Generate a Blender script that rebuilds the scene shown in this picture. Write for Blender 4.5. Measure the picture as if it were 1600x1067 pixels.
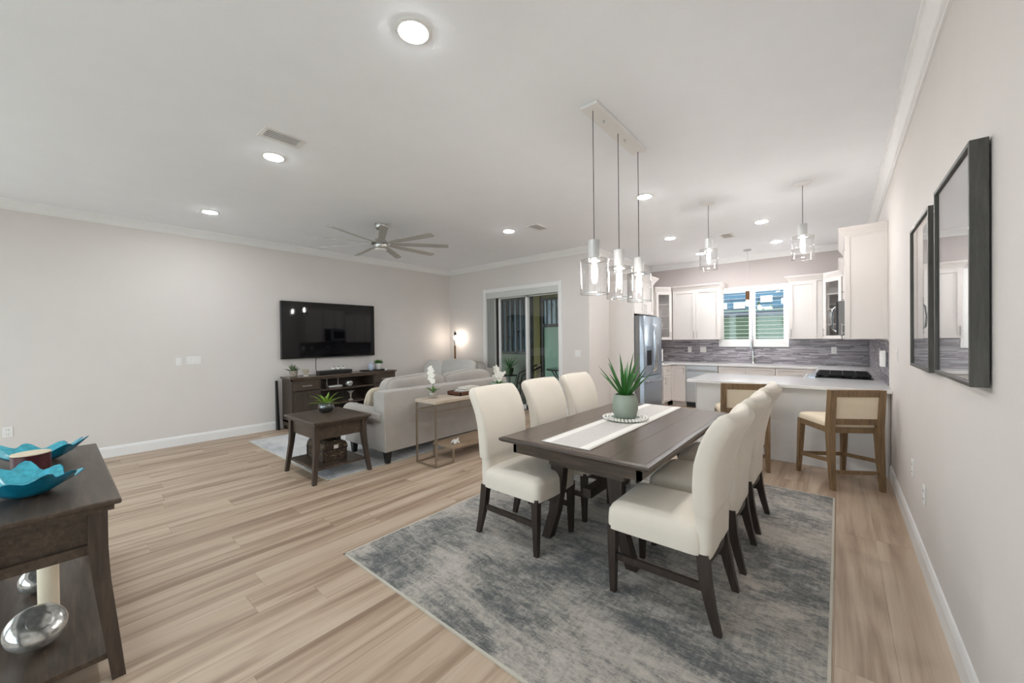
import bpy, bmesh, math, random
from mathutils import Vector, Matrix
PI = math.pi
random.seed(7)
for o in list(bpy.data.objects):
    bpy.data.objects.remove(o)
SC = bpy.context.scene
C = SC.collection

# ------------------------------------------------------------------ camera
EYE = 1.45
YAW, PIT, ROL = [math.radians(a) for a in (40.0555, -0.4452, -0.664)]
fw = Vector((-math.sin(YAW) * math.cos(PIT), math.cos(YAW) * math.cos(PIT), math.sin(PIT)))
rt = Vector((math.cos(YAW), math.sin(YAW), 0))
up = rt.cross(fw)
r2 = math.cos(ROL) * rt + math.sin(ROL) * up
u2 = -math.sin(ROL) * rt + math.cos(ROL) * up
cd = bpy.data.cameras.new('camera')
cd.sensor_width = 36
cd.lens = 607.28 / 1600 * 36
cd.clip_start = 0.05
cam = bpy.data.objects.new('camera', cd)
C.objects.link(cam)
M = Matrix((r2, u2, -fw)).transposed().to_4x4()
M.translation = Vector((0, 0, EYE))
cam.matrix_world = M
SC.camera = cam

# ------------------------------------------------------------------ world and exposure
W = bpy.data.worlds.new('world')
SC.world = W
W.use_nodes = True
bg = W.node_tree.nodes['Background']
bg.inputs[0].default_value = (0.86, 0.925, 1.0, 1)
bg.inputs[1].default_value = 2.9
SC.view_settings.view_transform = 'Standard'
SC.view_settings.look = 'None'
SC.view_settings.gamma = 1
SC.view_settings.use_curve_mapping = False
SC.view_settings.exposure = 0.66
DOWN_E = 165.0      # radiance of a recessed LED lens
BULB_E = 120.0       # radiance of a filament bulb

# ------------------------------------------------------------------ materials
def lin(c):
    return tuple(((v / 255) / 12.92 if v / 255 <= 0.04045 else ((v / 255 + 0.055) / 1.055) ** 2.4) for v in c) + (1,)

class NT:
    def __init__(s, name):
        s.m = bpy.data.materials.new(name)
        s.m.use_nodes = True
        s.t = s.m.node_tree
        s.b = s.t.nodes['Principled BSDF']
    def n(s, typ, **kw):
        x = s.t.nodes.new('ShaderNode' + typ)
        for k, v in kw.items():
            if k in x.inputs:
                x.inputs[k].default_value = v
            else:
                setattr(x, k, v)
        return x
    def l(s, a, b):
        s.t.links.new(a, b)
    def ramp(s, fac, stops):
        r = s.n('ValToRGB')
        e = r.color_ramp.elements
        while len(e) < len(stops):
            e.new(0.5)
        for i, (p, c) in enumerate(stops):
            e[i].position = p
            e[i].color = c
        s.l(fac, r.inputs[0])
        return r.outputs[0]
    def coord(s, scale=(1, 1, 1), rnd=False, rot=(0, 0, 0)):
        tc = s.n('TexCoord')
        mp = s.n('Mapping')
        mp.inputs['Scale'].default_value = scale
        mp.inputs['Rotation'].default_value = rot
        if rnd:
            oi = s.n('ObjectInfo')
            mu = s.n('VectorMath', operation='SCALE')
            cb = s.n('CombineXYZ')
            s.l(oi.outputs['Random'], cb.inputs[0]); s.l(oi.outputs['Random'], cb.inputs[1]); s.l(oi.outputs['Random'], cb.inputs[2])
            s.l(cb.outputs[0], mu.inputs[0]); mu.inputs['Scale'].default_value = 91.0
            ad = s.n('VectorMath', operation='ADD')
            s.l(tc.outputs['Object'], ad.inputs[0]); s.l(mu.outputs[0], ad.inputs[1])
            s.l(ad.outputs[0], mp.inputs[0])
        else:
            s.l(tc.outputs['Object'], mp.inputs[0])
        return mp.outputs[0]
    def noise(s, vec, scale, detail=4, rough=0.55, dist=0):
        x = s.n('TexNoise')
        x.inputs['Scale'].default_value = scale
        x.inputs['Detail'].default_value = detail
        x.inputs['Roughness'].default_value = rough
        x.inputs['Distortion'].default_value = dist
        s.l(vec, x.inputs['Vector'])
        return x.outputs['Fac']
    def bump(s, h, strength=0.2, dist=0.01):
        b = s.n('Bump')
        b.inputs['Strength'].default_value = strength
        b.inputs['Distance'].default_value = dist
        s.l(h, b.inputs['Height'])
        s.l(b.outputs[0], s.b.inputs['Normal'])
    def set(s, rough=0.5, metal=0, **kw):
        s.b.inputs['Roughness'].default_value = rough
        s.b.inputs['Metallic'].default_value = metal
        for k, v in kw.items():
            s.b.inputs[k.replace('_', ' ')].default_value = v
        return s

def plain(name, c, rough=0.5, metal=0, var=0.05, nscale=14, bump=0, bscale=60, **kw):
    s = NT(name).set(rough, metal, **kw)
    c = lin(c)
    v = s.coord()
    f = s.noise(v, nscale)
    lo = tuple(x * (1 - var) for x in c[:3]) + (1,)
    hi = tuple(min(1, x * (1 + var)) for x in c[:3]) + (1,)
    s.l(s.ramp(f, [(0.3, lo), (0.7, hi)]), s.b.inputs['Base Color'])
    if bump:
        s.bump(s.noise(v, bscale, 3), bump, 0.004)
    return s.m

def wood(name, cols, rough=0.45, stretch=(14, 14, 1.2), rnd=True, bump=0.08, scale=2.2):
    s = NT(name).set(rough)
    v = s.coord(stretch, rnd)
    f = s.noise(v, scale, 7, 0.62, 0.6)
    a, b, c = [lin(x) for x in cols]
    s.l(s.ramp(f, [(0.28, a), (0.5, b), (0.75, c)]), s.b.inputs['Base Color'])
    s.bump(f, bump, 0.004)
    return s.m

def fabric(name, c, rough=0.9, scale=220, bump=0.25, var=0.10):
    s = NT(name).set(rough)
    s.b.inputs['Sheen Weight'].default_value = 0.15
    c = lin(c)
    v = s.coord()
    f = s.noise(v, scale, 2)
    g = s.noise(v, 5, 3)
    mx = s.n('Math', operation='ADD'); s.l(f, mx.inputs[0]); s.l(g, mx.inputs[1])
    hf = s.n('Math', operation='MULTIPLY'); s.l(mx.outputs[0], hf.inputs[0]); hf.inputs[1].default_value = 0.5
    lo = tuple(x * (1 - var) for x in c[:3]) + (1,)
    hi = tuple(min(1, x * (1 + var)) for x in c[:3]) + (1,)
    s.l(s.ramp(hf.outputs[0], [(0.35, lo), (0.65, hi)]), s.b.inputs['Base Color'])
    s.bump(f, bump, 0.002)
    return s.m

def glass(name, tint=(1, 1, 1), rough=0.0, ior=1.45, mix=0.0):
    """thin clear glass: transparent with a fresnel gloss"""
    m = bpy.data.materials.new(name); m.use_nodes = True
    t = m.node_tree; t.nodes.clear()
    out = t.nodes.new('ShaderNodeOutputMaterial')
    tr = t.nodes.new('ShaderNodeBsdfTransparent'); tr.inputs[0].default_value = tint + (1,)
    gl = t.nodes.new('ShaderNodeBsdfGlossy'); gl.inputs['Roughness'].default_value = rough
    lw = t.nodes.new('ShaderNodeLayerWeight'); lw.inputs['Blend'].default_value = 0.5
    pw = t.nodes.new('ShaderNodeMath'); pw.operation = 'POWER'; pw.inputs[1].default_value = 2.6
    t.links.new(lw.outputs['Facing'], pw.inputs[0])
    mu = t.nodes.new('ShaderNodeMath'); mu.operation = 'MULTIPLY_ADD'; mu.inputs[1].default_value = 0.6; mu.inputs[2].default_value = 0.05 + mix
    mu.use_clamp = True
    mx = t.nodes.new('ShaderNodeMixShader')
    t.links.new(pw.outputs[0], mu.inputs[0]); t.links.new(mu.outputs[0], mx.inputs[0])
    t.links.new(tr.outputs[0], mx.inputs[1]); t.links.new(gl.outputs[0], mx.inputs[2]); t.links.new(mx.outputs[0], out.inputs[0])
    return m

def emit(name, c, e):
    s = NT(name)
    s.b.inputs['Base Color'].default_value = (0.8, 0.8, 0.8, 1)
    s.b.inputs['Emission Color'].default_value = c + (1,)
    s.b.inputs['Emission Strength'].default_value = e
    return s.m

def m_floor():
    s = NT('oak_plank').set(0.42)
    oi = s.n('ObjectInfo')
    v = s.coord((6.5, 0.36, 1), True)
    f = s.noise(v, 1.3, 5, 0.55, 0.9)
    v2 = s.coord((70, 1.6, 1), True)
    g = s.noise(v2, 2.0, 4, 0.6)
    k = s.n('Math', operation='MULTIPLY_ADD'); s.l(g, k.inputs[0]); k.inputs[1].default_value = 0.15
    s.l(f, k.inputs[2])
    r = s.n('Math', operation='MULTIPLY_ADD'); s.l(oi.outputs['Random'], r.inputs[0]); r.inputs[1].default_value = 0.04
    s.l(k.outputs[0], r.inputs[2])
    s.l(s.ramp(r.outputs[0], [(0.40, lin((142, 118, 98))), (0.53, lin((168, 145, 123))), (0.64, lin((188, 167, 145))), (0.80, lin((200, 181, 160)))]), s.b.inputs['Base Color'])
    s.bump(g, 0.06, 0.002)
    return s.m

def m_rug(name, cols, sc=1.0, off=0.0):
    s = NT(name).set(0.95)
    s.b.inputs['Sheen Weight'].default_value = 0.2
    tc = s.n('TexCoord')
    ad = s.n('VectorMath', operation='ADD'); ad.inputs[1].default_value = (off, off * 0.7, 0)
    s.l(tc.outputs['Object'], ad.inputs[0])
    def mp(scale):
        m = s.n('Mapping'); m.inputs['Scale'].default_value = scale; s.l(ad.outputs[0], m.inputs[0]); return m.outputs[0]
    big = s.noise(mp((1.0 * sc, 1.4 * sc, 1)), 1.5, 6, 0.65, 0.6)
    mid = s.noise(mp((5 * sc, 15 * sc, 1)), 1.7, 10, 0.80, 0.5)
    cross = s.noise(mp((26 * sc, 5 * sc, 1)), 1.6, 4, 0.7, 0.2)
    fine = s.noise(mp((22, 70, 1)), 2.0, 5, 0.75)
    def ma(a, k, c):
        x = s.n('Math', operation='MULTIPLY_ADD'); s.l(a, x.inputs[0]); x.inputs[1].default_value = k
        if isinstance(c, float): x.inputs[2].default_value = c
        else: s.l(c, x.inputs[2])
        return x.outputs[0]
    h = ma(mid, 1.25, ma(cross, 0.40, ma(fine, 0.75, ma(big, 1.40, -1.49))))
    s.l(s.ramp(h, [(p, lin(c)) for p, c in cols]), s.b.inputs['Base Color'])
    s.bump(fine, 0.4, 0.004)
    return s.m

MAT = {}
def setup_materials():
    M = MAT
    M['wall'] = plain('wall_paint', (221, 215, 210), 0.75, var=0.012, nscale=3, bump=0.12, bscale=140)
    M['kwall'] = plain('kitchen_wall_paint', (194, 184, 180), 0.75, var=0.012, nscale=3, bump=0.12, bscale=140)
    M['ceil'] = plain('ceiling_paint', (244, 245, 247), 0.85, var=0.01, nscale=4, bump=0.18, bscale=110)
    M['trim'] = plain('white_trim_paint', (236, 235, 233), 0.4, var=0.01)
    M['cab'] = plain('white_cabinet_paint', (222, 215, 210), 0.38, var=0.012, nscale=3)
    M['floor'] = m_floor()
    M['subfloor'] = plain('subfloor', (90, 74, 60), 0.8)
    M['rug'] = m_rug('distressed_rug', [(0.12, (80, 82, 83)), (0.28, (114, 114, 111)), (0.40, (150, 145, 138)), (0.55, (178, 171, 162)), (0.80, (199, 192, 183))], 1.0, 3.7)
    M['rug2'] = m_rug('pale_distressed_rug', [(0.10, (150, 153, 158)), (0.35, (198, 198, 199)), (0.7, (220, 218, 216))], 0.9, 11.0)
    M['rugedge'] = fabric('rug_binding', (196, 190, 176))
    M['dark'] = wood('dark_wood', [(54, 44, 36), (72, 60, 50), (95, 80, 67)], 0.36, (2.0, 22, 22), scale=2.0)
    M['darkv'] = wood('dark_wood_vertical', [(50, 41, 35), (66, 55, 47), (84, 71, 61)], 0.4, (22, 22, 2.0), scale=2.0)
    M['darky'] = wood('dark_wood_long', [(62, 49, 40), (82, 67, 56), (104, 87, 73)], 0.26, (22, 2.0, 22), scale=2.0)
    M['leg'] = wood('espresso_wood', [(38, 30, 25), (50, 40, 34), (64, 52, 44)], 0.38, (22, 22, 2.0))
    M['ivory'] = fabric('ivory_slipcover', (224, 215, 201), 0.85, 260, 0.12, 0.03)
    M['sofa'] = fabric('grey_linen', (172, 166, 159), 0.92, 240, 0.35, 0.10)
    M['pillow'] = fabric('pale_grey_linen', (203, 199, 193), 0.92, 200, 0.3, 0.06)
    M['cream'] = fabric('cream_tufted_cloth', (208, 196, 176), 0.95, 70, 0.6, 0.12)
    M['stoolwood'] = wood('brown_oak', [(106, 84, 59), (132, 106, 76), (154, 127, 95)], 0.45, (22, 22, 2.0))
    M['stoolcloth'] = fabric('cream_woven_cloth', (232, 216, 190), 0.9, 300, 0.3, 0.06)
    M['quartz'] = plain('white_quartz', (232, 230, 228), 0.10, var=0.02, nscale=5)
    s = NT('brushed_steel').set(0.34, 1.0)
    v = s.coord((1, 1, 60)); f = s.noise(v, 6, 3)
    s.l(s.ramp(f, [(0.3, lin((168, 180, 192))), (0.7, lin((190, 201, 212)))]), s.b.inputs['Base Color'])
    M['steel'] = s.m
    M['steel2'] = plain('satin_steel', (188, 187, 187), 0.36, 0.9, var=0.03)
    M['fridge_side'] = plain('grey_fridge_side', (120, 118, 116), 0.4, 0.3)
    M['nickel'] = plain('brushed_nickel', (190, 188, 184), 0.3, 1.0, var=0.03)
    M['chrome'] = plain('chrome', (220, 222, 224), 0.12, 1.0, var=0.02)
    M['fan'] = plain('fan_blade_grey', (178, 175, 168), 0.45, 0.1, var=0.05)
    M['black'] = plain('black_plastic', (20, 20, 21), 0.4, var=0.08)
    M['iron'] = plain('black_cast_iron', (26, 26, 27), 0.55, 0.3, var=0.1)
    M['screen'] = plain('black_glass', (8, 8, 10), 0.035, var=0.02, Specular_IOR_Level=0.32)
    M['metal'] = plain('champagne_metal', (164, 152, 136), 0.35, 0.85, var=0.04)
    M['palewood'] = wood('weathered_pale_wood', [(168, 150, 130), (190, 174, 156), (206, 193, 177)], 0.55, (16, 1.6, 16))
    M['tanwood'] = wood('weathered_tan_wood', [(134, 112, 90), (156, 134, 110), (174, 153, 130)], 0.55, (16, 1.6, 16))
    M['white'] = plain('white_plastic', (236, 234, 231), 0.4, var=0.01)
    M['porc'] = plain('white_ceramic', (232, 228, 222), 0.3, var=0.03)
    M['sage'] = plain('sage_ceramic', (150, 161, 147), 0.6, var=0.06, bump=0.25, bscale=40)
    M['leafd'] = plain('deep_green_leaf', (46, 104, 40), 0.4, var=0.22, nscale=9)
    M['leafl'] = plain('lime_green_leaf', (118, 150, 52), 0.45, var=0.25, nscale=9)
    M['leafm'] = plain('mid_green_leaf', (72, 118, 46), 0.5, var=0.3, nscale=20)
    M['leafg'] = plain('grey_green_leaf', (84, 106, 72), 0.55, var=0.2, nscale=20)
    M['petal'] = plain('white_petal', (242, 239, 230), 0.6, var=0.03)
    M['stem'] = plain('olive_stem', (86, 92, 52), 0.6)
    M['teal'] = plain('teal_glass', (0, 122, 152), 0.12, var=0.28, nscale=12)
    M['tealin'] = plain('pale_teal_pearl', (70, 172, 190), 0.2, var=0.25, nscale=40)
    M['maroon'] = plain('maroon_mosaic', (72, 22, 28), 0.35, var=0.45, nscale=90)
    M['wax'] = plain('cream_wax', (226, 212, 186), 0.6, var=0.03)
    M['glass'] = glass('clear_glass')
    M['glassrim'] = glass('polished_glass_rim', (1, 1, 1), 0.05, 1.45, 0.45)
    M['paneglass'] = glass('window_pane_glass', (0.93, 0.97, 0.97), 0.0, 1.45, 0.0)
    M['cabglass'] = glass('cabinet_glass', (1, 1, 1), 0.0, 1.45, 0.16)
    M['smoke'] = glass('smoked_glass', (0.45, 0.5, 0.52), 0.02, 1.45, 0.10)
    M['mercury'] = plain('mercury_glass', (196, 196, 192), 0.18, 0.75, var=0.35, nscale=40)
    M['down'] = emit('led_lens', (0.935, 0.965, 1.0), DOWN_E)
    M['bulb'] = emit('filament_bulb', (1.0, 0.965, 0.935), BULB_E)
    M['socket'] = plain('satin_socket', (196, 195, 193), 0.45, 0.2, var=0.02)
    M['brass'] = plain('brown_bronze', (118, 86, 58), 0.35, 0.6, var=0.06)
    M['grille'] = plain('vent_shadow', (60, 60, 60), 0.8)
    M['frame'] = wood('charcoal_frame_wood', [(58, 56, 52), (74, 72, 67), (92, 89, 83)], 0.5, (20, 20, 2.0))
    M['print'] = plain('pale_print', (242, 242, 242), 0.6, var=0.05, nscale=3)
    M['picglass'] = glass('picture_glass', (1, 1, 1), 0.0, 1.45, 0.22)
    s = NT('grey_mosaic').set(0.35)
    v = s.coord((0.9, 0.9, 55)); f = s.noise(v, 3.2, 3, 0.6)
    s.l(s.ramp(f, [(0.25, lin((92, 88, 91))), (0.5, lin((126, 120, 123))), (0.75, lin((160, 154, 156)))]), s.b.inputs['Base Color'])
    M['mosaic'] = s.m
    M['grout'] = plain('grey_grout', (128, 122, 123), 0.8)
    s = NT('linen_runner').set(0.9)
    v = s.coord(); f = s.noise(v, 150, 2)
    s.l(s.ramp(f, [(0.3, lin((192, 187, 182))), (0.7, lin((214, 210, 205)))]), s.b.inputs['Base Color'])
    M['runner'] = s.m
    M['runnerw'] = fabric('white_runner_band', (236, 233, 227), 0.9, 150, 0.2, 0.03)
    s = NT('script_printed_trunk').set(0.55)
    v = s.coord((18, 18, 30)); f = s.noise(v, 2.4, 5, 0.7, 1.5)
    s.l(s.ramp(f, [(0.46, lin((44, 33, 26))), (0.56, lin((62, 48, 36))), (0.62, lin((160, 140, 108)))]), s.b.inputs['Base Color'])
    M['trunk'] = s.m
    M['trunktrim'] = plain('dark_leather_trim', (38, 28, 22), 0.5)
    M['bookred'] = plain('brown_leather_book', (92, 54, 36), 0.5)
    M['paper'] = plain('book_cover_pale', (206, 200, 190), 0.6, var=0.08)
    M['blueware'] = plain('blue_white_china', (188, 198, 214), 0.3, var=0.3, nscale=40)
    M['rib'] = plain('taupe_ceramic', (158, 148, 136), 0.6, var=0.06)
    M['blind'] = plain('vertical_blind_vinyl', (206, 208, 204), 0.5, var=0.02)
    M['dframe'] = plain('bronze_aluminium', (48, 46, 42), 0.45, 0.4)
    # outdoors
    M['siding'] = plain('green_siding', (90, 112, 88), 0.7, var=0.04)
    M['cap'] = plain('blue_grey_cap', (86, 95, 108), 0.6, var=0.03)
    M['bluehouse'] = plain('blue_house_paint', (76, 112, 136), 0.7, var=0.08)
    M['lanai'] = plain('lanai_yellow_stucco', (140, 128, 80), 0.8, var=0.05, bump=0.3)
    M['lanaig'] = plain('lanai_grey_green_stucco', (112, 118, 102), 0.8, var=0.05, bump=0.3)
    M['mint'] = plain('mint_panel', (168, 200, 176), 0.5, var=0.03)
    M['tealpane'] = plain('dark_teal_glazing', (48, 66, 78), 0.3, var=0.12, nscale=2)
    s = NT('frosted_sky_glazing').set(0.3)
    v = s.coord((3, 3, 0.8)); f = s.noise(v, 3.0, 5, 0.6, 0.6)
    s.l(s.ramp(f, [(0.35, lin((92, 132, 156))), (0.6, lin((176, 206, 222)))]), s.b.inputs['Base Color'])
    M['skypane'] = s.m
    M['paver'] = plain('lanai_paver', (120, 117, 108), 0.7, var=0.1)
    M['grass'] = plain('lawn', (96, 116, 70), 0.9, var=0.3)
setup_materials()

# ------------------------------------------------------------------ mesh helpers
def mk(name, bm, mat, parent=None, smooth=False, loc=None):
    bmesh.ops.recalc_face_normals(bm, faces=bm.faces[:])
    me = bpy.data.meshes.new(name)
    bm.to_mesh(me); bm.free()
    me.materials.append(MAT[mat] if isinstance(mat, str) else mat)
    if smooth:
        for p in me.polygons: p.use_smooth = True
        try: me.set_sharp_from_angle(angle=math.radians(42))
        except Exception: pass
    o = bpy.data.objects.new(name, me)
    C.objects.link(o)
    if parent: o.parent = parent
    if loc: o.location = loc
    return o

def thing(name, label, cat, loc=(0, 0, 0), rz=0, group=None):
    o = bpy.data.objects.new(name, None)
    o.empty_display_size = 0.05
    C.objects.link(o)
    o.location = loc; o.rotation_euler = (0, 0, rz)
    return tag(o, label, cat, group)

def tag(o, label, cat, group=None):
    o['label'] = label; o['category'] = cat
    if group: o['group'] = group
    return o

def struct(o):
    o['kind'] = 'structure'
    return o

def dup(root, loc, rz=None, label=None, group=None):
    r = root.copy(); C.objects.link(r); r.location = loc
    if rz is not None: r.rotation_euler = (0, 0, rz)
    if label: r['label'] = label
    if group: r['group'] = group
    for ch in list(root.children):
        c = ch.copy(); C.objects.link(c); c.parent = r
        for g in list(ch.children):
            d = g.copy(); C.objects.link(d); d.parent = c
    return r

def B(): return bmesh.new()

def box(bm, x0, x1, y0, y1, z0, z1, bev=0.0, seg=1):
    vs = [bm.verts.new((x, y, z)) for x in (x0, x1) for y in (y0, y1) for z in (z0, z1)]
    fs = [(0, 1, 3, 2), (4, 6, 7, 5), (0, 4, 5, 1), (2, 3, 7, 6), (0, 2, 6, 4), (1, 5, 7, 3)]
    F = [bm.faces.new([vs[i] for i in f]) for f in fs]
    if bev > 0:
        es = list({e for f in F for e in f.edges})
        bmesh.ops.bevel(bm, geom=es, offset=bev, segments=seg, affect='EDGES', profile=0.5)
    return bm

def loft(bm, rings, cap=True, closed=True):
    R = [[bm.verts.new(p) for p in r] for r in rings]
    n = len(R[0])
    for a, b in zip(R[:-1], R[1:]):
        for i in range(n if closed else n - 1):
            j = (i + 1) % n
            bm.faces.new((a[i], a[j], b[j], b[i]))
    if cap and closed:
        bm.faces.new(R[0][::-1]); bm.faces.new(R[-1])
    return bm

def lathe(bm, prof, n=24, cx=0, cy=0, cap=True):
    rings = [[(cx + r * math.cos(2 * PI * i / n), cy + r * math.sin(2 * PI * i / n), z) for i in range(n)] for r, z in prof]
    return loft(bm, rings, cap)

def cyl(bm, cx, cy, z0, z1, r0, r1=None, n=16):
    return lathe(bm, [(r0, z0), (r0 if r1 is None else r1, z1)], n, cx, cy)

def tube(bm, pts, r, n=8, cap=True):
    pts = [Vector(p) for p in pts]
    rr = r if isinstance(r, (list, tuple)) else [r] * len(pts)
    rings = []
    prev = None
    for i, p in enumerate(pts):
        t = (pts[min(i + 1, len(pts) - 1)] - pts[max(i - 1, 0)]).normalized()
        a = prev if prev is not None else (Vector((0, 0, 1)) if abs(t.z) < 0.9 else Vector((1, 0, 0)))
        u = (a - t * a.dot(t))
        u = u.normalized() if u.length > 1e-6 else t.orthogonal().normalized()
        prev = u
        w = t.cross(u)
        rings.append([p + (u * math.cos(2 * PI * k / n) + w * math.sin(2 * PI * k / n)) * rr[i] for k in range(n)])
    return loft(bm, rings, cap)

def bar(bm, a, b, w, h=None, w2=None, h2=None):
    """square bar from a to b; w/h at a, w2/h2 at b"""
    a, b = Vector(a), Vector(b)
    h = h or w; w2 = w2 or w; h2 = h2 or h
    t = (b - a).normalized()
    ref = Vector((0, 1, 0)) if abs(t.y) < 0.9 else Vector((1, 0, 0))
    if abs(t.z) < 0.5: ref = Vector((0, 0, 1))
    u = (ref - t * ref.dot(t)).normalized(); v = t.cross(u)
    def ring(p, w, h): return [p + u * s * h / 2 + v * q * w / 2 for s, q in ((1, 1), (1, -1), (-1, -1), (-1, 1))]
    return loft(bm, [ring(a, w, h), ring(b, w2, h2)])

def prism(bm, poly, axis, a, b):
    """extrude a 2-D polygon along axis; poly pairs are the other two axes in order"""
    def P(p, t):
        return {'x': (t, p[0], p[1]), 'y': (p[0], t, p[1]), 'z': (p[0], p[1], t)}[axis]
    return loft(bm, [[P(p, a) for p in poly], [P(p, b) for p in poly]])

def sgp(v, e): return math.copysign(abs(v) ** e, v)

def puff(bm, sx, sy, sz, e1=0.45, e2=0.3, cx=0, cy=0, cz=0, nu=14, nv=28, fn=None):
    """superellipsoid cushion"""
    rings = []
    for i in range(nu + 1):
        a = -PI / 2 + PI * i / nu
        ca = max(1e-3, math.cos(a))
        ring = []
        for j in range(nv):
            b = 2 * PI * j / nv
            p = Vector((sx / 2 * sgp(ca, e1) * sgp(math.cos(b), e2), sy / 2 * sgp(ca, e1) * sgp(math.sin(b), e2), sz / 2 * sgp(math.sin(a), e1)))
            if fn: p = fn(p)
            ring.append(p + Vector((cx, cy, cz)))
        rings.append(ring)
    return loft(bm, rings)

def rrect(cx, cy, w, d, r, n=4):
    """rounded rectangle ring (x width w, y depth d)"""
    out = []
    r = min(r, w / 2 - 1e-4, d / 2 - 1e-4)
    for qx, qy, a0 in ((1, 1, 0), (-1, 1, 90), (-1, -1, 180), (1, -1, 270)):
        for k in range(n + 1):
            a = math.radians(a0 + 90 * k / n)
            out.append((cx + qx * (w / 2 - r) + r * math.cos(a), cy + qy * (d / 2 - r) + r * math.sin(a)))
    res = []
    for i, p in enumerate(out):
        q = out[(i + 1) % len(out)]
        res.append(p)
        L = math.hypot(q[0] - p[0], q[1] - p[1])
        if L > .12:
            m = 6
            res += [(p[0] + (q[0] - p[0]) * j / m, p[1] + (q[1] - p[1]) * j / m) for j in range(1, m)]
    return res

def leaf(bm, base, az, length, width, elev, droop=0.5, thick=0.25, n=7, tip=1.0):
    """arching blade leaf with a keel"""
    base = Vector(base); d = Vector((math.cos(az), math.sin(az), 0)); s = Vector((-math.sin(az), math.cos(az), 0))
    p = base.copy(); rings = []
    for i in range(n + 1):
        t = i / n
        a = elev - droop * t * t
        w = width * (0.55 + 0.9 * t - 1.45 * t ** (2.2 * tip)) if t < 1 else 0.002
        w = max(0.002, w)
        upv = d * (-math.sin(a)) + Vector((0, 0, math.cos(a)))
        rings.append([p + s * w / 2 + upv * w * 0.15, p + upv * w * 0.02, p - s * w / 2 + upv * w * 0.15, p - upv * w * thick])
        p = p + (d * math.cos(a) + Vector((0, 0, math.sin(a)))) * (length / n)
    return loft(bm, rings)

# ------------------------------------------------------------------ the setting
XL, XR, YB, YK, XJ, CZ, YR = -7.10, 0.40, 6.15, 9.05, -3.38, 3.06, -2.2

def st(name, bm, mat, label, cat, parent=None, smooth=False):
    o = mk(name, bm, mat, parent, smooth)
    if parent is None:
        struct(o); tag(o, label, cat)
    return o

# floor with separate oak boards
bm = B(); box(bm, XL - .15, XR + .15, YR - .15, YB + .1, -.12, -.010); box(bm, XJ - .1, XR + .15, YB + .1, YK + .15, -.12, -.010)
floor = st('floor', bm, 'subfloor', 'light oak plank floor running through living, dining and kitchen areas', 'floor')
PW, PLN = 0.2145, 1.52
bm = B(); box(bm, -PW / 2 + .0002, PW / 2 - .0002, -PLN / 2 + .0003, PLN / 2 - .0003, -.010, 0, .0007)
plank_me = mk('plank', bm, 'floor', floor)
first = True
nrow = int(round((XR - XL) / PW))
for i in range(nrow):
    x = XL + PW * (i + .5)
    yend = YK if x > XJ else YB
    y = -.75 - random.random() * PLN
    while y < yend - .02:
        a, b = max(y, -.75), min(y + PLN, yend)
        if b - a > .05:
            o = plank_me if first else plank_me.copy()
            if not first: C.objects.link(o); o.parent = floor
            first = False
            o.location = (x, (a + b) / 2, 0); o.scale = (1, (b - a) / PLN, 1)
        y += PLN
bm = B(); box(bm, XL, XR, YR, -.76, -.010, 0)
o = mk('rear_boards', bm, 'floor', floor); o['kind'] = 'stuff'

bm = B(); box(bm, XL - .15, XR + .15, YR - .15, YB, CZ, CZ + .15); box(bm, XJ - .12, XR + .15, YB, YK + .15, CZ, CZ + .15)
box(bm, XL - .15, XJ - .12, YB, YB + .15, CZ, CZ + .15)
st('ceiling', bm, 'ceil', 'flat white textured ceiling over the whole open room', 'ceiling')
bm = B(); box(bm, XL - .15, XL, YR - .15, YB + .15, 0, CZ)
st('wall_left', bm, 'wall', 'long pale greige wall carrying the television', 'wall')
bm = B(); box(bm, XR, XR + .15, YR - .15, YK + .15, 0, CZ)
st('wall_right', bm, 'wall', 'pale greige wall with the two framed prints', 'wall')
# back wall of the living area with the slider opening
DX0, DX1, DZ = -5.90, -4.02, 2.44
bm = B(); box(bm, XL, DX0, YB, YB + .15, 0, CZ); box(bm, DX1, XJ, YB, YB + .15, 0, CZ); box(bm, DX0, DX1, YB, YB + .15, DZ, CZ)
st('wall_back', bm, 'wall', 'greige living room wall with the sliding glass door', 'wall')
bm = B(); box(bm, XJ - .12, XJ, YB + .15, YK + .15, 0, CZ)
st('wall_kitchen_side', bm, 'wall', 'short pale wall beside the refrigerator', 'wall')
WX0, WX1, WZ0, WZ1 = -1.89, -.755, 1.26, 2.41
bm = B(); box(bm, XJ, WX0, YK, YK + .15, 0, CZ); box(bm, WX1, XR, YK, YK + .15, 0, CZ); box(bm, WX0, WX1, YK, YK + .15, 0, WZ0); box(bm, WX0, WX1, YK, YK + .15, WZ1, CZ)
st('wall_kitchen', bm, 'kwall', 'taupe kitchen wall above the white cabinets', 'wall')
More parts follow.
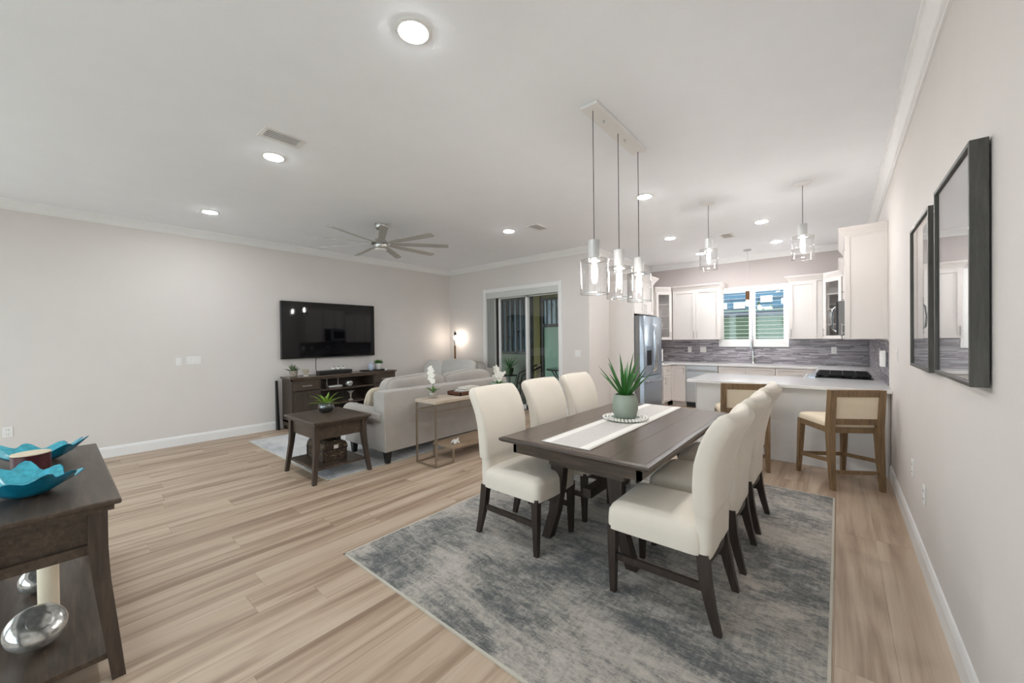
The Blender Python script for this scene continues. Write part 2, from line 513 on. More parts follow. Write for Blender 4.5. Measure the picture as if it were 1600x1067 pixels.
# rear wall behind the camera; its two windows are unseen, added for soft daylight
RW = ((-6.8, -3.6), (-3.1, .1))
bm = B()
xs = [XL] + [v for w in RW for v in w] + [XR]
for a, b in zip(xs[::2], xs[1::2]): box(bm, a, b, YR - .15, YR, 0, CZ)
for a, b in RW: box(bm, a, b, YR - .15, YR, 0, .25); box(bm, a, b, YR - .15, YR, 2.5, CZ)
st('wall_rear', bm, 'wall', 'greige wall behind the viewpoint with openings for two added windows', 'wall')
for i, (a, b) in enumerate(RW):
    w = struct(thing('window_%d' % (i + 2), ('left' if i == 0 else 'right') + ' white framed window wall, added unseen behind the viewpoint for daylight', 'window', ((a + b) / 2, YR, .25)))
    h = (b - a) / 2
    bm = B()
    for x0, x1, z0, z1 in ((-h, -h + .06, 0, 2.25), (h - .06, h, 0, 2.25), (-.03, .03, 0, 2.25), (-h, h, 0, .06), (-h, h, 2.19, 2.25)):
        box(bm, x0, x1, -.12, -.05, z0, z1)
    mk('window_frame', bm, 'trim', w)
    bm = B(); box(bm, -h + .06, h - .06, -.088, -.084, .06, 2.19); mk('pane', bm, 'paneglass', w)
    ld = bpy.data.lights.new('window_portal', 'AREA'); ld.shape = 'RECTANGLE'; ld.size = 2 * h; ld.size_y = 2.25
    ld.cycles.is_portal = True
    lo = bpy.data.objects.new('window_portal', ld); C.objects.link(lo); lo.parent = w
    lo.location = (0, -.02, 1.125); lo.rotation_euler = (PI / 2, 0, 0)

# crown moulding
CP = [(0, 2.957), (.012, 2.957), (.015, 2.970), (.026, 2.974), (.030, 2.986), (.058, 3.014), (.070, 3.024), (.074, 3.036), (.086, 3.040), (.088, CZ), (0, CZ)]
def crown(name, p0, p1, n, m0, m1, label):
    p0, p1, n = Vector(p0), Vector(p1), Vector(n)
    t = (p1 - p0).normalized()
    bm = B()
    loft(bm, [[p0 + n * d - t * d * m0 + Vector((0, 0, z)) for d, z in CP], [p1 + n * d + t * d * m1 + Vector((0, 0, z)) for d, z in CP]])
    return st(name, bm, 'trim', label, 'moulding')
crown('trim_1', (XL, YR, 0), (XL, YB, 0), (1, 0, 0), -1, -1, 'white crown moulding above the television wall')
crown('trim_2', (XL, YB, 0), (XJ, YB, 0), (0, -1, 0), -1, 1, 'white crown moulding above the sliding door wall')
crown('trim_3', (XJ, YB, 0), (XJ, YK, 0), (1, 0, 0), 1, -1, 'white crown moulding above the refrigerator')
crown('trim_4', (XJ, YK, 0), (XR, YK, 0), (0, -1, 0), -1, -1, 'white crown moulding above the kitchen window wall')
crown('trim_5', (XR, YR, 0), (XR, YK, 0), (-1, 0, 0), -1, -1, 'white crown moulding above the wall with framed prints')

BP = [(0, 0), (.016, 0), (.016, .105), (.010, .128), (.006, .135), (0, .135)]
def baseb(name, p0, p1, n, label):
    p0, p1, n = Vector(p0), Vector(p1), Vector(n)
    bm = B()
    loft(bm, [[p + n * d + Vector((0, 0, z)) for d, z in BP] for p in (p0, p1)])
    return st(name, bm, 'trim', label, 'baseboard')
baseb('baseboard_left', (XL, YR, 0), (XL, YB, 0), (1, 0, 0), 'white baseboard along the television wall')
baseb('baseboard_right', (XR, YR, 0), (XR, 5.42, 0), (-1, 0, 0), 'white baseboard along the wall with framed prints')
baseb('baseboard_back', (XL, YB, 0), (DX0 - .08, YB, 0), (0, -1, 0), 'white baseboard left of the sliding door')
baseb('baseboard_door', (DX1 + .08, YB, 0), (XJ, YB, 0), (0, -1, 0), 'white baseboard right of the sliding door')
baseb('baseboard_kitchen', (XJ, YB, 0), (XJ, 6.93, 0), (1, 0, 0), 'white baseboard on the wall beside the refrigerator')

# sliding door
d = struct(thing('door_1', 'white framed sliding glass door to the lanai', 'door', (-4.96, YB, 0)))
hx = (DX1 - DX0) / 2
bm = B()
for x0, x1, z0, z1 in ((-hx - .08, -hx, 0, DZ + .08), (hx, hx + .08, 0, DZ + .08), (-hx, hx, DZ, DZ + .08)):
    box(bm, x0, x1, -.02, .0, z0, z1, .004)
mk('casing', bm, 'trim', d)
bm = B(); box(bm, -hx, -hx + .012, 0, .15, 0, DZ); box(bm, hx - .012, hx, 0, .15, 0, DZ); box(bm, -hx, hx, 0, .15, DZ - .012, DZ)
mk('jamb', bm, 'trim', d)
bm = B(); box(bm, -hx + .012, hx - .012, -.012, .05, DZ - .125, DZ - .012, .006); mk('blind_valance', bm, 'blind', d)
for k in range(7):
    bm = B(); box(bm, -.004, .004, -.040, .040, .03, DZ - .125)
    o = mk('blind_slat', bm, 'blind', d, loc=(-hx + .03 + k * .036, .03 + .004 * (k % 2), 0)); o.rotation_euler = (0, 0, .25)
for nm, x0, x1, yy, m in (('sliding_panel', -.64, .15, .085, 'trim'), ('fixed_panel', .10, hx - .012, .12, 'trim')):
    bm = B(); z1 = DZ - .125
    for a, b, c, e in ((x0, x0 + .055, .02, z1), (x1 - .055, x1, .02, z1), (x0, x1, .02, .10), (x0, x1, z1 - .02, z1)): box(bm, a, b, yy - .015, yy + .015, c, e)
    p = mk(nm, bm, m if nm == 'sliding_panel' else 'trim', d)
    bm = B(); box(bm, x0 + .055, x1 - .055, yy - .003, yy + .003, .10, z1 - .02); mk('pane', bm, 'paneglass', p)
bm = B(); box(bm, .155, .235, .135, .150, .02, DZ - .125); mk('screen_door_stile', bm, 'dframe', d)
bm = B(); box(bm, -.70, -.645, .06, .15, .02, DZ - .125); mk('end_stile', bm, 'dframe', d)
bm = B(); box(bm, -hx, hx, .0, .15, -.005, .02); mk('sill', bm, 'nickel', d)

# kitchen window with shutters
w = struct(thing('window_1', 'white plantation shuttered window over the kitchen sink', 'window', ((WX0 + WX1) / 2, YK, WZ0)))
h = (WX1 - WX0) / 2; H = WZ1 - WZ0
bm = B()
for x0, x1, z0, z1 in ((-h - .035, -h, -.035, H + .035), (h, h + .035, -.035, H + .035), (-h, h, -.035, 0), (-h, h, H, H + .035)): box(bm, x0, x1, -.03, 0, z0, z1, .004)
mk('casing', bm, 'trim', w)
for sx in (-1, 1):
    bm = B()
    a, b = (-h, -.004) if sx < 0 else (.004, h)
    so, si = .05, .052
    xa, xb = (a + so, b - si) if sx < 0 else (a + si, b - so)
    za, zb = .12, H - .085
    box(bm, a, xa, -.022, .012, 0, H, .003); box(bm, xb, b, -.022, .012, 0, H, .003)
    box(bm, xa, xb, -.022, .012, 0, za, .003); box(bm, xa, xb, -.022, .012, zb, H, .003)
    p = mk('shutter_panel', bm, 'trim', w)
    nl = 12; pit = (zb - za) / nl
    lm = None
    for k in range(nl):
        if lm is None:
            bm = B()
            prism(bm, [(-.030, 0), (-.015, .003), (.015, .003), (.030, 0), (.015, -.003), (-.015, -.003)], 'x', xa + .001, xb - .001)
            lm = mk('louver', bm, 'trim', p)
            o = lm
        else:
            o = lm.copy(); C.objects.link(o); o.parent = p
        o.location = (0, .0, za + pit * (k + .5)); o.rotation_euler = (math.radians(2.6), 0, 0)
bm = B(); box(bm, -h, h, .095, .10, 0, H); mk('pane', bm, 'paneglass', w)
bm = B()
for x0, x1, z0, z1 in ((-h, -h + .03, 0, H), (h - .03, h, 0, H), (-h, h, 0, .03), (-h, h, H - .03, H), (-.015, .015, 0, H)): box(bm, x0, x1, .07, .13, z0, z1)
mk('sash', bm, 'dframe', w)

# ------------------------------------------------------------------ outdoors
bm = B(); box(bm, -9.5, 9, YK + .15, 26, -.35, -.15); box(bm, XR + .15, 9, -12, YK + .15, -.35, -.15); box(bm, -30, XL - .15, -12, 9.0, -.35, -.15); box(bm, XL - .15, XR + .15, -12, YR - .15, -.35, -.15)
o_ = B(); box(o_, XL - 3, XR + 3, -9, YR - .15, -.15, -.10); o_ = mk('ground_bounce_patio', o_, 'porc'); struct(o_); tag(o_, 'unseen pale patio added outside the rear windows to bounce daylight', 'patio')  # invented pale paving, bounces daylight up to the room ceiling
o = mk('ground', bm, 'grass'); struct(o); tag(o, 'lawn around the house outside the windows', 'ground')

fe = thing('board_fence', 'green horizontal board fence seen through the kitchen window', 'fence', (-1.6, 11, -.15))
bmat = None
for k in range(13):
    if bmat is None:
        bm = B(); box(bm, -2.6, 2.6, -.012, .012, 0, .146, .004); bmat = mk('board', bm, 'siding', fe); o = bmat
    else:
        o = bmat.copy(); C.objects.link(o); o.parent = fe
    o.location = (0, 0, .06 + k * .155)
for x in (-2.5, -.8, .9, 2.5):
    bm = B(); box(bm, x - .05, x + .05, .014, .10, 0, 2.1); mk('post', bm, 'cap', fe)
bm = B(); box(bm, -2.65, 2.65, -.05, .10, 2.08, 2.20, .008); mk('cap_rail', bm, 'cap', fe)
hd = thing('hedge', 'clipped hedge just above the green fence cap', 'hedge', (-1.6, 11.7, -.15))
bm = B()
for k in range(420):
    p = Vector((random.uniform(-2.8, 2.8), random.uniform(-.35, .35), random.uniform(.2, 2.38)))
    a, e = random.uniform(0, 2 * PI), random.uniform(-.2, 1.2)
    leaf(bm, p, a, .14, .07, e, .4, .1, 3)
o = mk('foliage', bm, 'leafg', hd)
bm = B(); box(bm, -2.7, 2.7, -.28, .28, 0, 2.25, .08, 2); mk('hedge_core', bm, 'leafg', hd)
nh = thing('neighbour_house', 'blue house with white windows beyond the hedge', 'house', (-2.4, 15.5, -.15))
bm = B(); box(bm, -5, 5.5, 0, 3, 0, 5.5); mk('wall', bm, 'bluehouse', nh)
bm = B(); prism(bm, [(-.5, 5.5), (3.5, 5.5), (1.5, 6.8)], 'x', -5.4, 5.9); mk('roof', bm, 'cap', nh)
for k in range(9):
    bm = B(); box(bm, -5, 5.5, -.03, .0, 2.2 + k * .32, 2.23 + k * .32); mk('band_board', bm, 'cap', nh)
for k, (x, z) in enumerate([(-1.9, 2.55), (-1.35, 2.55), (-.8, 2.55), (-.25, 2.55), (.55, 2.35), (1.2, 2.45), (1.65, 2.45), (2.5, 2.45), (.55, 2.72), (1.2, 2.82), (1.65, 2.82), (2.5, 2.82), (-1.6, 2.2), (-.9, 2.2)]):
    bm = B(); box(bm, x - .17, x + .17, -.05, 0, z, z + .22); mk('window_frame', bm, 'trim', nh)

# lanai behind the sliding door
LY = 8.6
bm = B(); box(bm, -9.5, XJ - .12, YB + .15, LY + .15, -.12, -.02); o = mk('floor_lanai', bm, 'paver'); struct(o); tag(o, 'pale paved lanai floor beyond the sliding door', 'floor')
bm = B(); box(bm, -9.5, XJ - .12, YB + .15, LY + .15, 2.85, 3.0); o = mk('ceiling_lanai_shade', bm, 'lanai'); struct(o); tag(o, 'unseen lanai ceiling beyond the sliding door, added to block sky light', 'ceiling')  # roof out of view, put in to keep the lanai dim
bm = B(); box(bm, -9.5, -6.60, LY, LY + .15, 0, 1.0); o = mk('wall_lanai', bm, 'lanaig'); struct(o); tag(o, 'grey green half wall of the lanai', 'wall')
bm = B(); box(bm, -6.60, -6.19, LY - .06, LY + .15, 0, 2.85); box(bm, -9.5, -9.35, YB + .15, LY, 0, 2.85); box(bm, -9.5, -6.19, LY, LY + .15, 2.62, 2.85); box(bm, -6.19, XJ - .12, LY, LY + .15, 2.52, 2.85); box(bm, -5.2, XJ - .12, LY, LY + .15, 0, 2.52)  # the closed left end is unseen, added to cut the daylight
o = mk('wall_lanai_column', bm, 'lanai'); struct(o); tag(o, 'yellow stucco column and beam of the lanai, with an added unseen end wall', 'wall')
lw = struct(thing('window_4', 'dark barred lanai window left of the yellow column', 'window', (-7.95, LY, 1.0)))
bm = B(); box(bm, -1.35, 1.35, .05, .07, .06, 1.62); mk('pane', bm, 'tealpane', lw)
bm = B(); box(bm, -1.35, 1.35, -.02, .10, 0, .07); box(bm, -1.35, 1.35, -.02, .10, 1.55, 1.62); mk('window_frame', bm, 'dframe', lw)
for k in range(13):
    x = -1.0 + k * .19
    bm = B(); bar(bm, (x, 0, .05), (x, 0, 1.58), .034); mk('bar', bm, 'dframe', lw)
for k, (x, z) in enumerate(((.62, 1.02), (.60, .42), (1.0, .58))):
    g = thing('metal_bird', ['upper dark metal bird ornament hung on the lanai bars', 'lower dark metal bird ornament hung on the lanai bars', 'dark metal bird ornament hung beside the yellow column'][k], 'ornament', (-7.95 + x, LY - .05, 1.0 + z), group='metal birds on the lanai window')
    bm = B(); tube(bm, [(0, 0, -.10), (0, -.01, -.02), (0, -.01, .05), (0, 0, .11)], [.006, .022, .024, .006], 8); mk('body', bm, 'iron', g, True)
    for s in (-1, 1):
        bm = B(); leaf(bm, (0, -.012, .02), 0 if s > 0 else PI, .13, .07, .7, .9, .15, 5); mk('wing', bm, 'iron', g)
ld2 = struct(thing('door_2', 'mint lanai screen door with barred upper glass', 'door', (-5.70, LY, 0)))
bm = B()
for x0, x1, z0, z1 in ((-.49, -.40, 0, 2.52), (.40, .49, 0, 2.52), (-.40, .40, 2.46, 2.52), (-.40, .40, 1.74, 1.83), (-.40, .40, 0, .08)): box(bm, x0, x1, -.03, .05, z0, z1)
mk('door_frame', bm, 'dframe', ld2)
bm = B(); box(bm, -.40, .40, .0, .02, .08, 1.74); mk('lower_panel', bm, 'mint', ld2)
bm = B(); box(bm, -.40, .40, .01, .02, 1.83, 2.46); mk('pane', bm, 'skypane', ld2)
for k in range(5):
    x = -.30 + k * .15
    bm = B(); bar(bm, (x, -.005, 1.83), (x, -.005, 2.46), .02); mk('bar', bm, 'dframe', ld2)
bm = B(); tube(bm, [(.33, 0, .95), (.33, -.05, .97), (.33, -.05, 1.17), (.33, 0, 1.19)], .012, 6); mk('handle', bm, 'dframe', ld2)
# lanai furniture
t = thing('plant_stand', 'black wire plant stand on the lanai', 'stand', (-7.0, 8.2, -.02))
bm = B(); cyl(bm, 0, 0, .44, .46, .22, n=20); mk('top', bm, 'iron', t)
for k in range(4):
    a = PI / 4 + k * PI / 2
    bm = B(); tube(bm, [(.20 * math.cos(a), .20 * math.sin(a), .44), (.15 * math.cos(a), .15 * math.sin(a), .2), (.23 * math.cos(a), .23 * math.sin(a), 0)], .010, 6); mk('leg', bm, 'iron', t)
t = thing('potted_agave', 'dark spiky agave on the lanai plant stand', 'plant', (-7.0, 8.2, .441))
bm = B(); lathe(bm, [(.08, 0), (.11, .1), (.12, .19), (.10, .2)], 18); mk('pot', bm, 'leafg', t, True)
for k in range(14):
    bm = B(); leaf(bm, (0, 0, .19), k * 2.4, .32 + .05 * (k % 3), .045, .5 + .8 * ((k * 37) % 10) / 10, .1, .3); mk('leaf', bm, 'leafd', t)
t = thing('garden_ornament', 'round black wrought iron ornament on the lanai floor', 'ornament', (-6.95, 7.75, -.02))
bm = B()
pts = [(.22 * math.cos(a), 0, .26 + .22 * math.sin(a)) for a in [2 * PI * k / 24 for k in range(25)]]
tube(bm, pts, .02, 6); mk('ring', bm, 'iron', t)
for k in range(3):
    bm = B(); tube(bm, [(.19 * math.cos(PI * k / 3), 0, .26 + .19 * math.sin(PI * k / 3)), (-.19 * math.cos(PI * k / 3), 0, .26 - .19 * math.sin(PI * k / 3))], .014, 6); mk('spoke', bm, 'iron', t)
bm = B(); box(bm, -.12, .12, -.06, .06, 0, .05, .01); mk('foot', bm, 'iron', t)
t = thing('patio_chair', 'black metal patio chair with curved arms on the lanai', 'chair', (-5.50, 7.15, -.02), 2.4)
bm = B(); box(bm, -.24, .24, -.24, .24, .40, .44, .01); mk('seat', bm, 'iron', t)
bm = B(); box(bm, -.24, .24, -.26, -.23, .48, .86, .01); mk('backrest', bm, 'tanwood', t)
for s in (-1, 1):
    bm = B(); tube(bm, [(s * .26, -.25, .84), (s * .27, -.05, .74), (s * .27, .2, .64), (s * .26, .25, .42), (s * .26, .26, 0)], .016, 6); mk('arm', bm, 'iron', t, True)
    bm = B(); tube(bm, [(s * .24, -.24, .86), (s * .24, -.24, .4), (s * .26, -.28, 0)], .014, 6); mk('leg', bm, 'iron', t)
t = thing('patio_table', 'round glass topped patio table on the lanai', 'table', (-5.15, 8.08, -.02))
bm = B(); cyl(bm, 0, 0, .70, .72, .42, n=28); mk('top', bm, 'smoke', t)
bm = B(); tube(bm, [(.42 * math.cos(a), .42 * math.sin(a), .70) for a in [2 * PI * k / 28 for k in range(29)]], .014, 6); mk('rim', bm, 'iron', t)
for k in range(4):
    a = k * PI / 2
    bm = B(); tube(bm, [(.38 * math.cos(a), .38 * math.sin(a), .69), (.12 * math.cos(a), .12 * math.sin(a), .35), (.34 * math.cos(a), .34 * math.sin(a), 0)], .014, 6); mk('leg', bm, 'iron', t)

# ------------------------------------------------------------------ rugs
def rug(name, label, x0, x1, y0, y1, mat):
    o = thing(name, label, 'rug', ((x0 + x1) / 2, (y0 + y1) / 2, 0))
    hx, hy = (x1 - x0) / 2, (y1 - y0) / 2
    bm = B(); box(bm, -hx + .012, hx - .012, -hy + .012, hy - .012, .0005, .009, .002); mk('pile', bm, mat, o)
    bm = B()
    for a, b, c, d in ((-hx, -hx + .013, -hy, hy), (hx - .013, hx, -hy, hy), (-hx, hx, -hy, -hy + .013), (-hx, hx, hy - .013, hy)): box(bm, a, b, c, d, .0005, .008)
    mk('binding', bm, 'rugedge', o)
rug('area_rug', 'large distressed grey, blue and beige rug under the dining table', -2.57, -.03, 1.26, 4.45, 'rug')
rug('area_rug', 'pale grey distressed rug under the sofa', -6.55, -4.04, 1.83, 5.0, 'rug2')
ZR = .009

# ------------------------------------------------------------------ dining table
TX0, TX1, TY0, TY1, TZ = -1.842, -.772, 2.03, 3.95, .76
tcx, tcy = (TX0 + TX1) / 2, (TY0 + TY1) / 2
t = thing('dining_table', 'long dark wood trestle dining table with a linen runner on it', 'table', (tcx, tcy, ZR))
hx, hy = (TX1 - TX0) / 2, (TY1 - TY0) / 2
zt = TZ - ZR
nb = 5; bw = 2 * (hx - .03) / nb
for k in range(nb):
    bm = B(); box(bm, -hx + .03 + k * bw + .0004, -hx + .03 + (k + 1) * bw - .0004, -hy + .022, hy - .022, zt - .024, zt, .0008); mk('tabletop_board', bm, 'darky', t)
bm = B()
ring = lambda d, z: [(-hx + d, -hy + d, z), (hx - d, -hy + d, z), (hx - d, hy - d, z), (-hx + d, hy - d, z)]
loft(bm, [ring(.03, zt - .024), ring(.012, zt - .034), ring(.003, zt - .026), ring(0, zt - .018), ring(.004, zt - .008), ring(.022, zt - .001), ring(.03, zt - .001)], cap=False)
mk('tabletop_edge', bm, 'dark', t)
bm = B()
for a, b, c, d in ((-hx + .075, hx - .075, -hy + .075, -hy + .10), (-hx + .075, hx - .075, hy - .10, hy - .075), (-hx + .075, -hx + .10, -hy + .075, hy - .075), (hx - .10, hx - .075, -hy + .075, hy - .075)):
    box(bm, a, b, c, d, zt - .115, zt - .026)
mk('apron', bm, 'dark', t)
bm = B(); box(bm, -hx + .09, hx - .09, -hy + .09, hy - .09, zt - .040, zt - .024); mk('under_panel', bm, 'dark', t)
for s in (-1, 1):
    y = s * (hy - .29)
    bm = B(); box(bm, -.28, .28, y - .035, y + .035, zt - .21, zt - .04); mk('trestle_rail', bm, 'dark', t)
    for q in (-1, 1):
        bm = B()
        loft(bm, [[(q * (cx + w), y - .033, z), (q * (cx + w), y + .033, z), (q * (cx - w), y + .033, z), (q * (cx - w), y - .033, z)] for cx, w, z in ((.225, .055, zt - .04), (.215, .052, zt - .2), (.220, .042, .40), (.255, .036, .2), (.320, .034, 0))])
        mk('leg', bm, 'leg', t)
bm = B(); box(bm, -.03, .03, -hy + .29, hy - .29, .36, .42); mk('stretcher', bm, 'leg', t)

o = thing('table_runner', 'grey linen runner with white bands along the dining table', 'runner', (-1.347, 3.02, TZ + .001))
bm = B(); box(bm, -.18, .18, -.91, .91, 0, .003); mk('cloth', bm, 'runner', o)
for x in (-.135, .135):
    bm = B(); box(bm, x - .026, x + .026, -.91, .91, .0028, .0042); mk('stripe', bm, 'runnerw', o)

p = thing('beaded_charger', 'round white beaded charger under the green dining plant', 'plate', (-1.37, 3.09, TZ + .0055))
bm = B(); lathe(bm, [(.14, 0), (.165, .004), (.165, .012), (.11, .015)], 40); mk('plate', bm, 'sage', p)
bm = B()
for rr, n in ((.176, 40), (.150, 34), (.124, 28)):
    for k in range(n):
        a = 2 * PI * k / n
        lathe(bm, [(.002, .008), (.0105, .013), (.0105, .019), (.002, .0245)], 6, rr * math.cos(a), rr * math.sin(a))
o = mk('beads', bm, 'porc', p, True); o['kind'] = 'stuff'
p = thing('potted_plant', 'spiky green agave in a sage ceramic pot on the dining table', 'plant', (-1.37, 3.09, TZ + .0185))
bm = B()
prof = [(.072, 0), (.090, .02), (.103, .07), (.105, .11), (.098, .16), (.088, .185), (.088, .195), (.078, .195), (.074, .17), (.001, .168)]
lathe(bm, prof, 32); mk('pot', bm, 'sage', p, True)
bm = B(); lathe(bm, [(.001, .172), (.074, .172), (.06, .18), (.001, .182)], 20); mk('soil', bm, 'trunktrim', p)
rnd = random.Random(3)
for k in range(20):
    az = k * 2.399; e = 1.45 - .75 * (k / 20) ** .8
    bm = B(); leaf(bm, (.015 * math.cos(az), .015 * math.sin(az), .165), az, .40 - .06 * rnd.random() - .004 * k, .042, e, .10 + .12 * rnd.random(), .3, 7, .9); mk('leaf', bm, 'leafd', p, True)

# ------------------------------------------------------------------ dining chairs
def path_loft(bm, path):
    """path rows: x, z, thickness, width -> rounded slab following the curve"""
    n = len(path); rings = []
    for i, (x, z, th, wd) in enumerate(path):
        a, b = path[max(0, i - 1)], path[min(n - 1, i + 1)]
        tx, tz = b[0] - a[0], b[1] - a[1]
        L = math.hypot(tx, tz); tx /= L; tz /= L
        nx, nz = tz, -tx
        bow = .052 * min(1, max(0, (z - .50) / .30))
        rings.append([(x + nx * q - bow * (1 - (p_ / .25) ** 2) + bow * .5, p_, z + nz * q) for q, p_ in rrect(0, 0, th, wd, min(.036, th * .46), 5)])
    return loft(bm, rings)

def make_chair():
    c = thing('dining_chair', 'x', 'chair')
    bm = B()
    rows = [(.356, .0, .0), (.360, .006, .006), (.42, .006, .006), (.462, .002, .004), (.486, -.010, -.010), (.497, -.03, -.03), (.502, -.07, -.07)]
    rings = []
    for z, ex, ey in rows:
        pts = []
        for x, y in rrect(.025, 0, .49 + 2 * ex, .46 + 2 * ey, .045, 5):
            k = 1 + .06 * (x + .2)
            sag = .012 * math.cos(y * 9) * (1 if z < .37 else 0)
            pts.append((x, y * k, z + (.010 * (1 - (y / .25) ** 2) * (1 - ((x - .03) / .3) ** 2) if z > .49 else 0) - sag * .6))
        rings.append(pts)
    loft(bm, rings); mk('seat', bm, 'ivory', c, True)
    bm = B()
    path_loft(bm, [(-.222, .352, .070, .428), (-.223, .356, .080, .442), (-.224, .44, .082, .440), (-.226, .52, .084, .436), (-.228, .560, .086, .438), (-.229, .566, .096, .462), (-.231, .60, .100, .470), (-.238, .70, .102, .482), (-.252, .80, .100, .492), (-.276, .89, .096, .500), (-.306, .96, .094, .503), (-.332, 1.005, .090, .502), (-.352, 1.034, .082, .496), (-.364, 1.050, .064, .484), (-.370, 1.057, .036, .462)])
    mk('backrest', bm, 'ivory', c, True)
    for s in (-1, 1):
        bm = B(); loft(bm, [[(.245 + a * w, s * .215 + b * w, z) for a, b in ((1, 1), (-1, 1), (-1, -1), (1, -1))] for z, w in ((0, .015), (.2, .021), (.38, .024))]); mk('leg', bm, 'leg', c)
        bm = B(); loft(bm, [[(x + a * w * 1.15, s * y + b * w, z) for a, b in ((1, 1), (-1, 1), (-1, -1), (1, -1))] for x, y, z, w in ((-.292, .212, 0, .015), (-.262, .210, .12, .019), (-.238, .205, .24, .023), (-.225, .20, .37, .024))]); mk('leg', bm, 'leg', c)
        bm = B(); bar(bm, (.235, s * .212, .205), (-.245, s * .205, .205), .020, .036); mk('stretcher', bm, 'leg', c)
    bm = B()
    loft(bm, [[(-.235 - bow, y, .36), (-.215 - bow, y, .36), (-.215 - bow, y, .30 + arch), (-.235 - bow, y, .30 + arch)] for y, bow, arch in [(-.20 + .4 * i / 10, .03 * (1 - ((i - 5) / 5) ** 2), .02 * (1 - ((i - 5) / 5) ** 2)) for i in range(11)]])
    mk('rear_rail', bm, 'leg', c)
    bm = B(); box(bm, .228, .262, -.20, .20, .345, .372); mk('front_rail', bm, 'leg', c)
    return c
CH_Y = (2.262, 2.895, 3.515)
ordn = ('nearest', 'middle', 'farthest')
ch = make_chair()
G = 'ivory slipcovered dining chairs'
for k, y in enumerate(CH_Y):
    lab = 'ivory slipcovered dining chair on the sofa side of the table, ' + ordn[k] + ' of three'
    if k == 0:
        ch.location = (-1.775, y, ZR); ch['label'] = lab; ch['group'] = G
    else:
        dup(ch, (-1.775, y, ZR), 0, lab, G)
for k, y in enumerate(CH_Y):
    dup(ch, (-.742, y, ZR), PI + (.0, .01, -.01)[k], 'ivory slipcovered dining chair on the framed print side of the table, ' + ordn[k] + ' of three', G)

# ------------------------------------------------------------------ bar stools
def make_stool():
    c = thing('bar_stool', 'x', 'stool')
    bm = B()
    rings = []
    for z, e in ((.575, -.012), (.580, 0), (.612, .004), (.634, -.006), (.645, -.03), (.649, -.07)):
        rings.append([(x, y, z) for x, y in rrect(0, .015, .445 + 2 * e, .47 + 2 * e, .04, 5)])
    loft(bm, rings); mk('seat_cushion', bm, 'stoolcloth', c, True)
    bm = B()
    for a, b, d, e in ((-.21, .21, .215, .245), (-.21, .21, -.225, -.195), (-.222, -.196, -.22, .24), (.196, .222, -.22, .24)): box(bm, a, b, d, e, .525, .578, .002)
    mk('seat_frame', bm, 'stoolwood', c)
    for s in (-1, 1):
        bm = B(); loft(bm, [[(s * x + a * w, y + b * w, z) for a, b in ((1, 1), (-1, 1), (-1, -1), (1, -1))] for x, y, z, w in ((.212, .262, 0, .016), (.208, .238, .3, .022), (.202, .222, .578, .026))]); mk('leg', bm, 'stoolwood', c)
        bm = B(); loft(bm, [[(s * x + a * w, y + b * w * 1.1, z) for a, b in ((1, 1), (-1, 1), (-1, -1), (1, -1))] for x, y, z, w in ((.208, -.272, 0, .017), (.206, -.245, .3, .024), (.204, -.232, .58, .028), (.204, -.262, .935, .026))]); mk('rear_leg', bm, 'stoolwood', c)
        bm = B(); bar(bm, (s * .207, .245, .20), (s * .206, -.25, .27), .018, .036); mk('side_stretcher', bm, 'stoolwood', c)
    bm = B(); bar(bm, (-.2, .248, .20), (.2, .248, .20), .018, .036); mk('front_stretcher', bm, 'stoolwood', c)
    bm = B(); bar(bm, (-.2, -.255, .165), (.2, -.255, .165), .018, .034); mk('rear_stretcher', bm, 'stoolwood', c)
    def slab(bm, z0, z1, yo, th, x=.19):
        f = lambda z: -.232 - .030 * (z - .58) / .355
        loft(bm, [[(-x, f(z) + yo - th / 2, z), (x, f(z) + yo - th / 2, z), (x, f(z) + yo + th / 2, z), (-x, f(z) + yo + th / 2, z)] for z in (z0, z1)])
        return bm
    mk('top_rail', slab(B(), .870, .935, 0, .045), 'stoolwood', c)
    mk('lower_rail', slab(B(), .610, .665, 0, .04), 'stoolwood', c)
    bm = slab(B(), .663, .872, 0, .030, .182); mk('back_pad', bm, 'stoolcloth', c)
    return c
s1 = make_stool()
s1.location = (-.015, 5.025, 0); s1.rotation_euler = (0, 0, math.radians(32)); s1['label'] = 'brown wood counter stool with cream back beside the right wall'; s1['group'] = 'counter stools at the peninsula'
dup(s1, (-.865, 5.06, 0), math.radians(20), 'brown wood counter stool partly hidden behind the dining chairs', 'counter stools at the peninsula')

